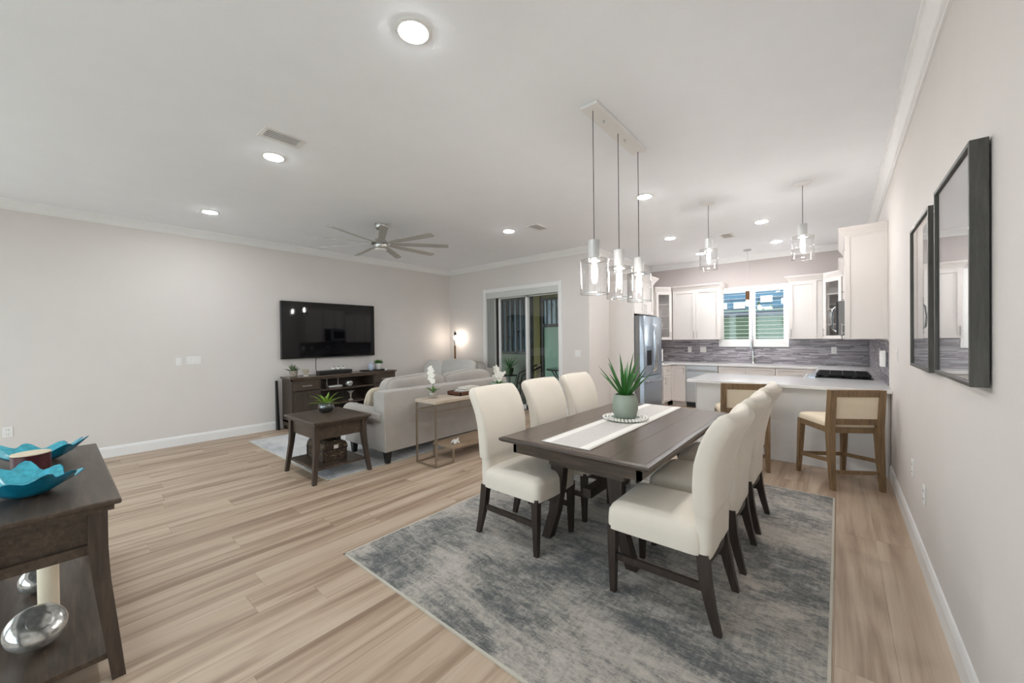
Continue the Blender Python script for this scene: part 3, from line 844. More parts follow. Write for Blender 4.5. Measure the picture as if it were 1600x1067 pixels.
# ------------------------------------------------------------------ sofas
def make_sofa(name, label, half, ncush):
    c = thing(name, label, 'sofa')
    bm = B(); box(bm, -.44, .40, -half + .10, half - .10, .145, .335, .015, 2); mk('base', bm, 'sofa', c)
    bm = B()
    loft(bm, [[(x0, y0, z), (x1, y0, z), (x1, y1, z), (x0, y1, z)] for z, x0, x1, y0, y1 in [(.140, .26, .455, -half + .05, half - .05), (.50, .25, .475, -half + .03, half - .03), (.79, .25, .480, -half + .03, half - .03), (.835, .265, .472, -half + .04, half - .04), (.845, .30, .44, -half + .06, half - .06)]])
    mk('back', bm, 'sofa', c, True)
    for s in (-1, 1):
        for x in (.478,):
            bm = B(); tube(bm, [(.457, s * (half - .06), .15), (.474, s * (half - .045), .5), (.479, s * (half - .045), .80)], .006, 6)
        b_ = mk('back_welt', bm, 'sofa', c, True)
        bm = B()
        prof = []
        for k in range(15):
            a = math.radians(-60 + 300 * k / 14)
            prof.append((s * (half - .105 + .105 * math.cos(a)), .535 + .098 * math.sin(a)))
        prof += [(s * (half - .185), .145), (s * (half - .045), .145)]
        rings = []
        for x, k in ((-.47, .90), (-.46, .97), (-.42, 1), (.20, .97), (.30, .94), (.40, .90)):
            cy, cz = s * (half - .105), .535
            rings.append([(x, cy + (y - cy) * (k if z > .4 else 1), cz + (z - cz) * k if z > .4 else z) for y, z in prof])
        loft(bm, rings); mk('arm', bm, 'sofa', c, True)
    w = (2 * half - .40) / ncush
    for k in range(ncush):
        y = -half + .20 + w * (k + .5)
        bm = B(); puff(bm, .74, w - .01, .19, .35, .22, -.10, y, .415); mk('seat_cushion', bm, 'sofa', c, True)
        bm = B()
        lean = lambda p: Vector((p.x + .22 * p.z, p.y, p.z + .012 * math.sin(p.y * 9 + k)))
        puff(bm, .26, w + .02, .54, .42, .30, .150, y, .715, fn=lean)
        q = mk('back_cushion', bm, 'sofa', c, True)
        bm = B()
        pts = []
        for i in range(41):
            b = 2 * PI * i / 40
            py, pz = (w + .02) / 2 * sgp(math.cos(b), .36), .27 * sgp(math.sin(b), .45)
            v = lean(Vector((.035, py, pz))); pts.append((v.x + .155 + .03, v.y + y, v.z + .715))
        tube(bm, pts, .006, 6, False); mk('welt', bm, 'sofa', q, True)
    for x in (-.36, .41):
        for s in (-1, 1):
            bm = B(); loft(bm, [[(x + a * q, s * (half - .105) + b * q, z) for a, b in ((1, 1), (-1, 1), (-1, -1), (1, -1))] for z, q in ((0, .024), (.15, .038))]); mk('leg', bm, 'black', c)
    return c
sf = make_sofa('sofa', 'grey linen rolled arm sofa with its back to the dining area', 1.10, 2)
sf.location = (-4.455, 3.52, .009)
lv = make_sofa('loveseat', 'grey linen loveseat in the far corner by the floor lamp', .82, 2)
lv.location = (-6.12, 5.42, 0); lv.rotation_euler = (0, 0, PI / 2)
def pillow(name, label, loc, rot, size, mat, cat='pillow'):
    c = thing(name, label, cat, loc); c.rotation_euler = rot
    def pinch(p):
        k = (abs(p.x) / (size[0] / 2)) * (abs(p.z) / (size[2] / 2))
        return Vector((p.x * (1 + .06 * k), p.y * (1 - .55 * k), p.z * (1 + .06 * k)))
    bm = B(); puff(bm, size[0], size[1], size[2], .55, .5, 0, 0, 0, fn=pinch); mk('cushion', bm, mat, c, True)
    bm = B(); h, v = size[0] / 2, size[2] / 2
    pts = [(h * sgp(math.cos(a), .5) * 1.02, 0, v * sgp(math.sin(a), .55) * 1.02) for a in [2 * PI * k / 36 for k in range(37)]]
    tube(bm, pts, .007, 6, False); mk('piping', bm, mat, c, True)
    return c
pillow('throw_pillow', 'cream tufted throw pillow against the near sofa arm', (-4.70, 2.78, .655), (-.25, 0, -1.25), (.38, .13, .34), 'cream')
pillow('throw_pillow', 'long pale pillow along the loveseat back', (-6.0, 5.40, .86), (-.30, .0, .03), (.95, .20, .36), 'pillow')
pillow('throw_pillow', 'square pale pillow at the left end of the loveseat', (-6.62, 5.28, .80), (-.35, .12, .25), (.46, .18, .42), 'pillow')

# ------------------------------------------------------------------ end table with trunk and succulent
def flared_leg(bm, x, y, sx, sy, z1, w=.024, kick=.045, zk=.35, ky=None):
    """post that is straight above zk and kicks outward below it"""
    ky = kick if ky is None else ky
    rows = [(0, kick, ky, .8), (zk * .35, kick * .62, ky * .62, .9), (zk * .75, kick * .18, ky * .18, 1), (zk, 0, 0, 1.12), (z1, 0, 0, 1.12)]
    return loft(bm, [[(x + sx * k + a * w * q, y + sy * k2 + b * w * q, z) for a, b in ((1, 1), (-1, 1), (-1, -1), (1, -1))] for z, k, k2, q in rows])
ET = (-4.375, 1.985, 0)
t = thing('end_table', 'dark wood end table with lower shelf beside the sofa', 'table', ET)
bm = B(); box(bm, -.385, .385, -.31, .31, .605, .630, .006, 2); mk('top', bm, 'dark', t)
bm = B(); box(bm, -.365, .365, -.29, .29, .583, .606); mk('top_moulding', bm, 'dark', t)
bm = B(); box(bm, -.285, .285, -.25, .25, .435, .585); box(bm, -.312, .312, -.235, .235, .435, .585); mk('drawer_box', bm, 'dark', t)
bm = B(); box(bm, -.27, .27, -.256, -.249, .452, .570, .002); mk('side_panel', bm, 'dark', t)
for sx in (-1, 1):
    for sy in (-1, 1):
        bm = B(); flared_leg(bm, sx * .305, sy * .255, sx, sy, .585, .024, .045, .42); mk('leg', bm, 'darkv', t)
bm = B(); box(bm, -.325, .325, -.275, .275, .125, .147, .002); mk('shelf', bm, 'dark', t)
t = thing('storage_trunk', 'small domed trunk printed with antique script on the end table shelf', 'trunk', (ET[0] - .02, ET[1] + .0, .148))
bm = B(); box(bm, -.20, .20, -.13, .13, 0, .125, .003); mk('body', bm, 'trunk', t)
bm = B(); prism(bm, [(-.133, .128), (.133, .128), (.133, .155), (.115, .19), (.07, .212), (0, .222), (-.07, .212), (-.115, .19), (-.133, .155)], 'x', -.203, .203); mk('lid', bm, 'trunk', t)
for x in (-.205, .185):
    bm = B(); box(bm, x, x + .020, -.136, .136, .118, .136); box(bm, x, x + .02, -.136, -.128, 0, .13); mk('trim_band', bm, 'trunktrim', t)
bm = B(); box(bm, -.21, .21, -.137, -.129, .112, .130); mk('rim', bm, 'trunktrim', t)
bm = B(); box(bm, -.03, .03, -.142, -.134, .09, .135, .004); mk('clasp', bm, 'metal', t)
bm = B(); box(bm, .201, .209, -.02, .03, .13, .17, .003); mk('side_label', bm, 'porc', t)
t = thing('succulent', 'lime green succulent in a round smoked glass bowl on the end table', 'plant', (-4.50, 2.03, .631))
bm = B(); lathe(bm, [(.05, 0), (.075, .02), (.085, .06), (.075, .10), (.062, .115), (.058, .115), (.07, .098), (.08, .06), (.07, .024), (.001, .012)], 24); mk('bowl', bm, 'smoke', t, True)
bm = B(); lathe(bm, [(.001, .014), (.068, .026), (.076, .06), (.07, .085), (.001, .09)], 18); mk('moss', bm, 'leafg', t, True)
for k in range(17):
    az = k * 2.399; e = 1.25 - 1.0 * (k / 17)
    bm = B(); leaf(bm, (.01 * math.cos(az), .01 * math.sin(az), .085), az, .15 + .015 * (k % 4), .034, e, .9, .25, 6); mk('leaf', bm, 'leafl', t, True)

# ------------------------------------------------------------------ sofa table and what stands on it
STX0, STX1, STY0, STY1 = -3.83, -3.455, 2.765, 4.20
t = thing('sofa_table', 'slim metal framed console table with pale wood top behind the sofa', 'table', ((STX0 + STX1) / 2, (STY0 + STY1) / 2, 0))
hx, hy = (STX1 - STX0) / 2, (STY1 - STY0) / 2
bm = B(); box(bm, -hx, hx, -hy, hy, .717, .752, .003); mk('top', bm, 'palewood', t)
f = .018
for s in (-1, 1):
    for q in (-1, 1):
        bm = B(); bar(bm, (q * (hx - .012), s * (hy - .012), 0), (q * (hx - .012), s * (hy - .012), .717), f); mk('leg', bm, 'metal', t)
        bm = B(); bar(bm, (q * (hx - .012), s * (hy - .012), .009), (q * (hx - .012), s * (hy - .265), .009), f); bar(bm, (q * (hx - .012), s * (hy - .265), 0), (q * (hx - .012), s * (hy - .265), .16), f); mk('foot_frame', bm, 'metal', t)
    bm = B(); bar(bm, (-hx + .012, s * (hy - .012), .009), (hx - .012, s * (hy - .012), .009), f); mk('cross_bar', bm, 'metal', t)
for q in (-1, 1):
    bm = B(); bar(bm, (q * (hx - .012), -hy + .012, .63), (q * (hx - .012), hy - .012, .63), .014)
    for y in (-hy + .36, 0, hy - .36): bar(bm, (q * (hx - .012), y, .63), (q * (hx - .012), y, .717), .010)
    mk('rail', bm, 'metal', t)
for s in (-1, 1):
    bm = B(); bar(bm, (-hx + .012, s * (hy - .012), .63), (hx - .012, s * (hy - .012), .63), .014); mk('end_rail', bm, 'metal', t)
bm = B(); box(bm, -hx, hx, -hy + .255, hy - .255, .160, .190, .003); mk('shelf', bm, 'tanwood', t)

def orchid(label, loc, rz, bowl, spikes):
    t = thing('orchid', label, 'plant', loc, rz)
    bm = B()
    if bowl == 'glass':
        lathe(bm, [(.035, 0), (.058, .02), (.062, .05), (.05, .085), (.044, .095), (.040, .095), (.046, .083), (.057, .05), (.053, .023), (.001, .012)], 22); mk('vase', bm, 'glass', t, True)
        bm = B(); lathe(bm, [(.001, .014), (.05, .025), (.052, .045), (.04, .06), (.001, .065)], 14); mk('pebbles', bm, 'rib', t, True)
        top = .085
    else:
        lathe(bm, [(.07, 0), (.115, .03), (.14, .08), (.132, .085), (.11, .06), (.001, .05)], 26); mk('bowl', bm, 'sage', t, True)
        top = .075
    for k in range(7):
        bm = B(); leaf(bm, (0, 0, top - .02), k * 2.4, .10 + .02 * (k % 3), .045, .9 - .08 * k, .9, .15, 6); mk('leaf', bm, 'leafm', t, True)
    for i, (az, hgt, out) in enumerate(spikes):
        d = Vector((math.cos(az), math.sin(az), 0))
        pts = [Vector((0, 0, top)) + d * (out * u ** 2.2) + Vector((0, 0, hgt * (u - .18 * u ** 3))) for u in [j / 9 for j in range(10)]]
        bm = B(); tube(bm, pts, .0035, 5); mk('stem', bm, 'stem', t, True)
        for j in range(7):
            u = .36 + .62 * j / 6
            ix = u * 9; a = pts[min(8, int(ix))]; b = pts[min(9, int(ix) + 1)]
            c = a.lerp(b, ix - int(ix)) + Vector((.02 * (-1) ** j, -.018, -.01))
            bm = B(); sz = .033 if j < 5 else .020
            face = Vector((.75, -.6, .1)).normalized(); e1 = face.orthogonal().normalized(); e2 = face.cross(e1)
            for q in range(5):
                an = q * 2 * PI / 5 + .4 * j
                dv = e1 * math.cos(an) + e2 * math.sin(an); sv = face.cross(dv)
                rr = []
                for uu, ww, lift in ((.0, .15, 0), (.35, .42, .10), (.7, .48, .16), (1.0, .2, .08), (1.08, .02, .05)):
                    pc = c + dv * sz * uu + face * sz * lift
                    rr.append([pc + sv * sz * ww, pc + face * sz * .05, pc - sv * sz * ww, pc - face * sz * .03])
                loft(bm, rr)
            mk('flower', bm, 'petal', t, True)
        bm = B(); e = pts[-1]; tube(bm, [e, e + d * .02 + Vector((0, 0, .004)), e + d * .035], [.004, .009, .003], 6); mk('bud', bm, 'stem', t, True)
    return t
orchid('white orchid in a round glass vase on the sofa table', (-3.70, 2.93, .753), 0, 'glass', ((2.9, .36, .06),))
orchid('white orchids in a wide sage bowl at the far end of the sofa table', (-3.64, 4.02, .753), .4, 'bowl', ((2.5, .30, .07), (.3, .20, .08), (4.2, .16, .07)))
t = thing('wooden_tray', 'brown wooden tray holding books on the sofa table', 'tray', (-3.66, 3.44, .753))
bm = B(); box(bm, -.12, .12, -.22, .22, 0, .010); mk('base', bm, 'bookred', t)
for a, b, c, d in ((-.12, -.11, -.22, .22), (.11, .12, -.22, .22), (-.12, .12, -.22, -.21), (-.12, .12, .21, .22)):
    bm = B(); box(bm, a, b, c, d, 0, .045); mk('rim', bm, 'bookred', t)
z = .764
for k, (w, l, h, m, lab) in enumerate(((.19, .30, .030, 'paper', 'lowest pale book in the tray stack'), (.18, .28, .024, 'rib', 'middle taupe book in the tray stack'), (.16, .25, .022, 'paper', 'topmost pale book in the tray stack'))):
    t = thing('book', lab + ' on the sofa table', 'book', (-3.66, 3.45 + .01 * k, z), (.05, -.08, .1)[k], 'books on the sofa table')
    bm = B(); box(bm, -w / 2, w / 2, -l / 2, l / 2, 0, .003); box(bm, -w / 2, w / 2, -l / 2, l / 2, h - .003, h); box(bm, -w / 2, -w / 2 + .003, -l / 2, l / 2, 0, h); mk('cover', bm, m, t)
    bm = B(); box(bm, -w / 2 + .003, w / 2 - .004, -l / 2 + .004, l / 2 - .004, .003, h - .003); mk('pages', bm, 'porc', t)
    z += h + .0005
t = thing('starfish', 'small white starfish ornament on the lower sofa table shelf', 'ornament', (-3.54, 3.13, .191), .4)
bm = B()
for k in range(5):
    a = k * 2 * PI / 5
    tube(bm, [(0, 0, .035), (.03 * math.cos(a), .03 * math.sin(a), .035), (.055 * math.cos(a), .055 * math.sin(a), .012 + (.05 if k == 1 else 0))], [.022, .016, .005], 8)
mk('body', bm, 'porc', t, True)
bm = B(); puff(bm, .06, .05, .03, .6, .8, 0, 0, .015, 8, 12); mk('base', bm, 'porc', t, True)

# ------------------------------------------------------------------ television wall
t = thing('television', 'large black flat television mounted on the left wall', 'television', (XL, 3.29, 1.15))
bm = B(); box(bm, .03, .085, -.838, .838, 0, .97, .004); mk('bezel', bm, 'black', t)
bm = B(); box(bm, .0845, .0865, -.830, .830, .012, .962); mk('screen', bm, 'screen', t)
bm = B(); box(bm, 0, .03, -.25, .25, .3, .7); mk('wall_mount', bm, 'black', t)
o = thing('power_cable', 'thin black cable hanging from the television to the console', 'cable', (XL + .02, 3.02, .86))
bm = B(); tube(bm, [(0, 0, .32), (.005, .005, .2), (.0, .0, .12), (.01, .02, .0)], .005, 6); mk('cord', bm, 'black', o)
KX0, KX1, KY0, KY1 = -7.07, -6.65, 2.44, 4.38
t = thing('media_console', 'long dark wood media console under the television', 'console', ((KX0 + KX1) / 2, (KY0 + KY1) / 2, 0))
hx, hy = (KX1 - KX0) / 2, (KY1 - KY0) / 2
bm = B(); box(bm, -hx, hx, -hy, hy, .832, .862, .005, 2); mk('top', bm, 'darky', t)
e = hx - .02; yy = hy - .025
for y0, y1 in ((-yy, -yy + .02), (yy - .02, yy), (-yy + .44, -yy + .46), (yy - .46, yy - .44)):
    bm = B(); box(bm, -e, e, y0, y1, .13, .832); mk('upright', bm, 'darkv', t)
bm = B(); box(bm, -e, -e + .012, -yy, yy, .13, .832); mk('back_panel', bm, 'leg', t)
for z in (.13, ):
    bm = B(); box(bm, -e, e, -yy, yy, z, z + .03); mk('bottom', bm, 'darky', t)
for z in (.60, .35):
    bm = B(); box(bm, -e, e - .01, -yy + .46, yy - .46, z, z + .025); mk('shelf', bm, 'darky', t)
bm = B(); box(bm, e - .025, e, -yy, yy, .80, .832); box(bm, e - .025, e, -yy, yy, .12, .16); mk('face_rail', bm, 'darky', t)
for s in (-1, 1):
    y0, y1 = sorted((s * (yy - .025), s * (yy - .435)))
    bm = B(); box(bm, e - .018, e + .004, y0, y1, .640, .795, .002); dd = mk('drawer', bm, 'dark', t)
    ym = (y0 + y1) / 2
    bm = B(); bar(bm, (e + .025, ym - .075, .715), (e + .025, ym + .075, .715), .014, .02); box(bm, e, e + .022, ym - .06, ym - .05, .71, .72); box(bm, e, e + .022, ym + .05, ym + .06, .71, .72); mk('handle', bm, 'nickel', dd)
    bm = B(); box(bm, e - .018, e + .002, y0, y1, .165, .630, .002); dd = mk('door', bm, 'darkv', t)
    bm = B()
    for a, b, c, d in ((y0, y0 + .05, .165, .63), (y1 - .05, y1, .165, .63), (y0 + .05, y1 - .05, .165, .215), (y0 + .05, y1 - .05, .58, .63)): box(bm, e + .001, e + .009, a, b, c, d)
    mk('door_frame', bm, 'darkv', dd)
    for q in (-1, 1):
        bm = B(); loft(bm, [[(q * (e - .025) + a * w, s * (yy - .028) + b * w, z) for a, b in ((1, 1), (-1, 1), (-1, -1), (1, -1))] for z, w in ((0, .02), (.135, .027))]); mk('leg', bm, 'darkv', t)
    bm = B(); box(bm, -e + .04, e - .04, s * (yy - .01) - .008, s * (yy - .01) + .008, .07, .13); mk('side_apron', bm, 'dark', t)
o = thing('folded_panel', 'slim black panel leaning on the wall beside the media console', 'panel', (-7.03, 2.385, 0))
bm = B(); loft(bm, [[(-.035, -.02, 0), (.045, -.02, 0), (.045, .02, 0), (-.035, .02, 0)], [(-.05, -.015, .80), (-.02, -.015, .80), (-.02, .015, .80), (-.05, .015, .80)]]); mk('board', bm, 'black', o)

def tuft(label, loc, n, ln, wd, mat, pot, sph=.9, name='potted_plant'):
    t = thing(name, label, 'plant', loc)
    bm = B(); lathe(bm, pot[0], 22); mk('pot', bm, pot[1], t, True)
    z = pot[0][-1][1] - .01
    bm = B(); r_ = random.Random(n)
    for k in range(n):
        leaf(bm, (.02 * math.cos(k), .02 * math.sin(k), z), k * 2.399, ln * r_.uniform(.7, 1.1), wd, r_.uniform(.45, 1.5), sph, .2, 5)
    mk('foliage', bm, mat, t, True)
    return t
ribp = [(.045, 0), (.05, .01), (.058, .02), (.054, .03), (.062, .042), (.057, .053), (.065, .066), (.06, .078), (.066, .09), (.06, .10), (.054, .10), (.05, .085), (.001, .08)]
tuft('small spiky green plant in a ribbed taupe pot on the media console', (-6.83, 2.56, .863), 40, .15, .022, 'leafg', (ribp, 'rib'), .7)
whp = [(.05, 0), (.06, .01), (.068, .10), (.066, .12), (.06, .12), (.056, .1), (.001, .1)]
tuft('bushy green plant in a white pot at the right end of the media console', (-6.88, 4.12, .881), 90, .12, .030, 'leafm', (whp, 'porc'), 1.2)
o = thing('coral_ornament', 'pale branching coral ornament on the media console', 'ornament', (-6.80, 2.74, .863))
bm = B(); cyl(bm, 0, 0, 0, .012, .04, n=14); mk('base', bm, 'porc', o)
bm = B(); r_ = random.Random(5)
for k in range(12):
    a = k * 2.4; l = r_.uniform(.08, .13)
    m_ = Vector((.035 * math.cos(a), .035 * math.sin(a), .012 + l * .55))
    tube(bm, [(0, 0, .01), m_, m_ + Vector((.02 * math.cos(a + 1), .02 * math.sin(a + 1), l * .4))], [.006, .005, .003], 5)
    tube(bm, [m_, m_ + Vector((.03 * math.cos(a - 1), .03 * math.sin(a - 1), l * .25))], [.005, .003], 5)
mk('branches', bm, 'cream', o, True)
o = thing('media_box', 'long black equipment box in the middle of the media console', 'box', (-6.88, 3.26, .863))
bm = B(); box(bm, -.08, .08, -.29, .29, .006, .062, .006, 2); mk('case', bm, 'black', o)
for y in (-.22, .22):
    bm = B(); box(bm, -.06, .06, y - .02, y + .02, 0, .007); mk('foot', bm, 'black', o)
for k in range(3):
    o = thing('owl_figurine', ['left', 'middle', 'right'][k] + ' of three small white pumpkins on the black equipment box', 'figurine', (-6.88, 3.24 + k * .085, .9255), group='white pumpkins on the equipment box')
    bm = B(); n = 20
    loft(bm, [[(r * (1 + .07 * math.cos(5 * 2 * PI * i / n)) * math.cos(2 * PI * i / n), r * (1 + .07 * math.cos(5 * 2 * PI * i / n)) * math.sin(2 * PI * i / n), z) for i in range(n)] for r, z in ((.015, 0), (.034, .012), (.038, .026), (.030, .042), (.008, .046))]); mk('body', bm, 'porc', o, True)
    bm = B(); tube(bm, [(0, 0, .043), (.003, .004, .06), (.01, .01, .068)], [.009, .006, .005], 6); mk('stalk', bm, 'leafg', o, True)
    o.name = 'pumpkin_figurine'
o = thing('serving_tray', 'dark flat tray at the right end of the media console', 'tray', (-6.87, 4.02, .863))
bm = B(); box(bm, -.12, .12, -.22, .22, 0, .008); mk('base', bm, 'black', o)
bm = B()
for a, b, c, d in ((-.125, -.115, -.225, .225), (.115, .125, -.225, .225), (-.125, .125, -.225, -.215), (-.125, .125, .215, .225)): box(bm, a, b, c, d, 0, .017)
mk('rim', bm, 'black', o)
o = thing('ginger_jar', 'small blue and white china jar on the dark tray', 'jar', (-6.85, 3.95, .872))
bm = B(); lathe(bm, [(.03, 0), (.05, .03), (.058, .08), (.045, .115), (.028, .125)], 20); mk('body', bm, 'blueware', o, True)
bm = B(); lathe(bm, [(.032, .125), (.034, .14), (.015, .158), (.01, .17), (.004, .178)], 16); mk('lid', bm, 'blueware', o, True)
o = thing('sea_shell', 'tiny white shell on the right edge of the media console', 'ornament', (-6.72, 4.18, .863))
bm = B()
tube(bm, [(.022 * (1 - u) * math.cos(9 * u), .022 * (1 - u) * math.sin(9 * u), .016 + .035 * u) for u in [k / 14 for k in range(15)]], [.016 * (1 - u) + .003 for u in [k / 14 for k in range(15)]], 8); mk('body', bm, 'porc', o, True)
bm = B(); puff(bm, .05, .04, .02, .6, .8, 0, 0, .010, 6, 12); mk('lip', bm, 'porc', o, True)
o = thing('router', 'flat white router on the upper shelf of the media console', 'router', (-6.86, 3.24, .626))
bm = B(); box(bm, -.07, .07, -.12, .12, .004, .032, .008, 2); mk('case', bm, 'white', o)
for y in (-.1, .1):
    bm = B(); tube(bm, [(-.06, y, .025), (-.062, y, .16)], .006, 6); mk('antenna', bm, 'white', o)
o = thing('mercury_bowl', 'small silvery glass bowl on the upper shelf of the media console', 'bowl', (-6.73, 3.45, .626))
bm = B(); lathe(bm, [(.03, 0), (.055, .02), (.068, .055), (.06, .09), (.045, .10), (.042, .097), (.055, .085), (.06, .055), (.05, .025), (.001, .01)], 22); mk('bowl', bm, 'mercury', o, True)
bm = B(); puff(bm, .07, .07, .05, 1, 1, 0, 0, .045, 8, 14); mk('stone', bm, 'porc', o, True)
o = thing('fleur_ornament', 'grey fleur ornament standing on the lower shelf of the media console', 'ornament', (-6.74, 3.48, .376))
bm = B(); lathe(bm, [(.045, 0), (.04, .015), (.012, .03), (.012, .07), (.02, .09), (.01, .11)], 16); mk('pedestal', bm, 'rib', o, True)
for k in range(6):
    bm = B(); leaf(bm, (0, 0, .105), k * PI / 3 + .3, .10, .05, 1.0, 1.2, .25, 5); mk('petal', bm, 'rib', o, True)
o = thing('ceramic_vase', 'round white vase on the lowest shelf of the media console', 'vase', (-6.76, 3.58, .161))
bm = B(); lathe(bm, [(.03, 0), (.06, .03), (.07, .07), (.05, .11), (.025, .13), (.03, .15), (.024, .15), (.02, .13)], 20); mk('body', bm, 'porc', o, True)
bm = B(); tube(bm, [(.028 * math.cos(a), .028 * math.sin(a), .15) for a in [2 * PI * k / 16 for k in range(17)]], .004, 6); mk('rim', bm, 'porc', o)

# floor lamp in the corner
o = thing('floor_lamp', 'slim dark floor lamp with bare bulb in the far corner', 'lamp', (-6.75, 5.99, 0))
bm = B(); lathe(bm, [(.13, 0), (.13, .015), (.03, .025), (.012, .04)], 24); mk('base', bm, 'black', o, True)
bm = B(); cyl(bm, 0, 0, .03, 1.30, .012, n=10); cyl(bm, 0, 0, .75, 1.30, .022, n=12); mk('pole', bm, 'brass', o, True)
bm = B(); tube(bm, [(0, 0, 1.29), (-.02, 0, 1.45), (-.015, 0, 1.60), (.02, -.01, 1.63), (.035, -.015, 1.60)], .008, 8); mk('arm', bm, 'black', o, True)
bm = B(); cyl(bm, .035, -.015, 1.53, 1.60, .022, n=14); mk('socket', bm, 'black', o, True)
bm = B(); lathe(bm, [(.012, 1.53), (.026, 1.505), (.033, 1.475), (.024, 1.445), (.003, 1.435)], 16, .035, -.015); mk('bulb', bm, emit('lamp_bulb', (1, .88, .76), 62.0), o, True)

# ------------------------------------------------------------------ console table in the left foreground
CT = (-3.14, -.04, 0)
t = thing('console_table', 'dark wood console table with lower shelf in the left foreground', 'table', CT)
hx, hy, T = .73, .235, .772
bm = B(); box(bm, -hx, hx, -hy, hy, T - .024, T, .007, 2); mk('top', bm, 'dark', t)
bm = B(); box(bm, -hx + .022, hx - .022, -hy + .022, hy - .022, T - .048, T - .024); mk('top_moulding', bm, 'dark', t)
lx, ly = hx - .062, hy - .072
for s in (-1, 1):
    bm = B(); box(bm, s * lx - .012, s * lx + .012, -ly, ly, T - .075, T - .048); box(bm, s * lx - .016, s * lx + .016, -ly, ly, T - .225, T - .185); box(bm, s * (lx - .012) - .006, s * (lx - .012) + .006, -ly, ly, T - .19, T - .07)
    mk('end_apron', bm, 'dark', t)
for s in (-1, 1):
    bm = B(); box(bm, -lx, lx, s * ly - .012, s * ly + .012, T - .225, T - .048); mk('side_apron', bm, 'dark', t)
for sx in (-1, 1):
    for sy in (-1, 1):
        bm = B(); flared_leg(bm, sx * lx, sy * ly, sx, sy, T - .048, .027, .055, .56, .052); mk('leg', bm, 'darkv', t)
bm = B(); box(bm, -lx - .045, lx + .045, -ly - .03, ly + .03, .085, .110, .002); mk('shelf', bm, 'dark', t)

def leaf_bowl(label, loc, rz, r, h):
    t = thing('glass_bowl', label, 'bowl', loc, rz, 'teal glass bowls')
    def ringp(rad, z, amp, zamp, n=60):
        out = []
        for i in range(n):
            a = 2 * PI * i / n
            w = math.cos(9 * a) * amp + math.cos(4 * a + 1) * amp * .5
            out.append((rad * (1.15 if True else 1) * (1 + w) * math.cos(a), rad * (1 + w) * math.sin(a) * .92, z + zamp * math.cos(9 * a) + zamp * 1.5 * math.cos(2 * a)))
        return out
    bm = B(); loft(bm, [ringp(r * .28, 0, 0, 0), ringp(r * .45, .008, .01, 0), ringp(r * .72, h * .45, .05, .003), ringp(r, h * .95, .11, .015), ringp(r * .985, h * .96, .11, .015)], cap=False)
    vs = [v for v in bm.verts if v.co.z < 1e-5]
    mk('outer', bm, 'teal', t, True)
    bm = B(); loft(bm, [ringp(r * .97, h * .955, .11, .015), ringp(r * .70, h * .48, .05, .003), ringp(r * .43, .014, .01, 0), ringp(r * .02, .012, 0, 0)], cap=False); mk('inner', bm, 'tealin', t, True)
    bm = B(); lathe(bm, [(r * .30, 0), (r * .30, .010), (r * .02, .011)], 24); mk('foot', bm, 'teal', t)
leaf_bowl('near scalloped teal glass bowl on the foreground console', (-2.80, -.075, T + .001), .3, .165, .085)
leaf_bowl('far scalloped teal glass bowl on the foreground console', (-3.55, -.055, T + .001), 1.2, .165, .085)
o = thing('candle', 'maroon mosaic candle jar between the teal bowls', 'candle', (-3.18, -.07, T + .001))
bm = B(); lathe(bm, [(.064, 0), (.068, .004), (.068, .110), (.064, .113), (.061, .110), (.061, .09), (.001, .09)], 28); mk('jar', bm, 'maroon', o, True)
bm = B(); lathe(bm, [(.001, .114), (.06, .114), (.069, .114), (.069, .119), (.055, .121), (.001, .121)], 28); mk('lid', bm, 'wax', o, True)
o = thing('pillar_candle', 'cream pillar candle on the foreground console shelf', 'candle', (-3.0, -.02, .111))
bm = B(); lathe(bm, [(.036, 0), (.036, .285), (.031, .292), (.02, .286), (.001, .285)], 24); mk('wax', bm, 'wax', o, True)
bm = B(); tube(bm, [(0, 0, .284), (.002, 0, .30)], .002, 5); mk('wick', bm, 'black', o)
def disc_vase(label, loc, rz, r):
    o = thing('disc_vase', label, 'vase', loc, rz)
    bm = B()
    n = 30; rings = []
    for i in range(13):
        a = -PI / 2 + PI * i / 12
        rr = max(.001, math.cos(a)) ** .6
        d = .052 * math.sin(a)
        rings.append([(r * rr * math.cos(2 * PI * k / n), d, r * .999 + r * rr * math.sin(2 * PI * k / n)) for k in range(n)])
    loft(bm, rings); p = mk('body', bm, 'mercury', o, True)
    bm = B(); tube(bm, [(r * .38 * math.cos(2 * PI * k / 24), -.044, r + r * .38 * math.sin(2 * PI * k / 24)) for k in range(25)], .008, 6); mk('rim', bm, 'mercury', o, True)
    o.rotation_euler = (math.radians(-48), 0, rz)
    return o
disc_vase('round silvery crackle glass vase lying tilted on the console shelf', (-2.66, -.03, .128), PI / 2 + .35, .098)
disc_vase('silvery glass vase half hidden behind the pillar candle', (-3.28, -.06, .127), PI / 2, .07)

# ------------------------------------------------------------------ kitchen cabinets
def pull(parent, x, z, L, vert=True, y=-.022, m='nickel'):
    bm = B(); o = y - .028
    if vert:
        tube(bm, [(x, o, z - L / 2), (x, o, z + L / 2)], .0055, 8)
        for k in (-1, 1): tube(bm, [(x, y, z + k * L * .36), (x, o, z + k * L * .36)], .0045, 6)
    else:
        tube(bm, [(x - L / 2, o, z), (x + L / 2, o, z)], .0055, 8)
        for k in (-1, 1): tube(bm, [(x + k * L * .36, y, z), (x + k * L * .36, o, z)], .0045, 6)
    return mk('handle', bm, m, parent, True)

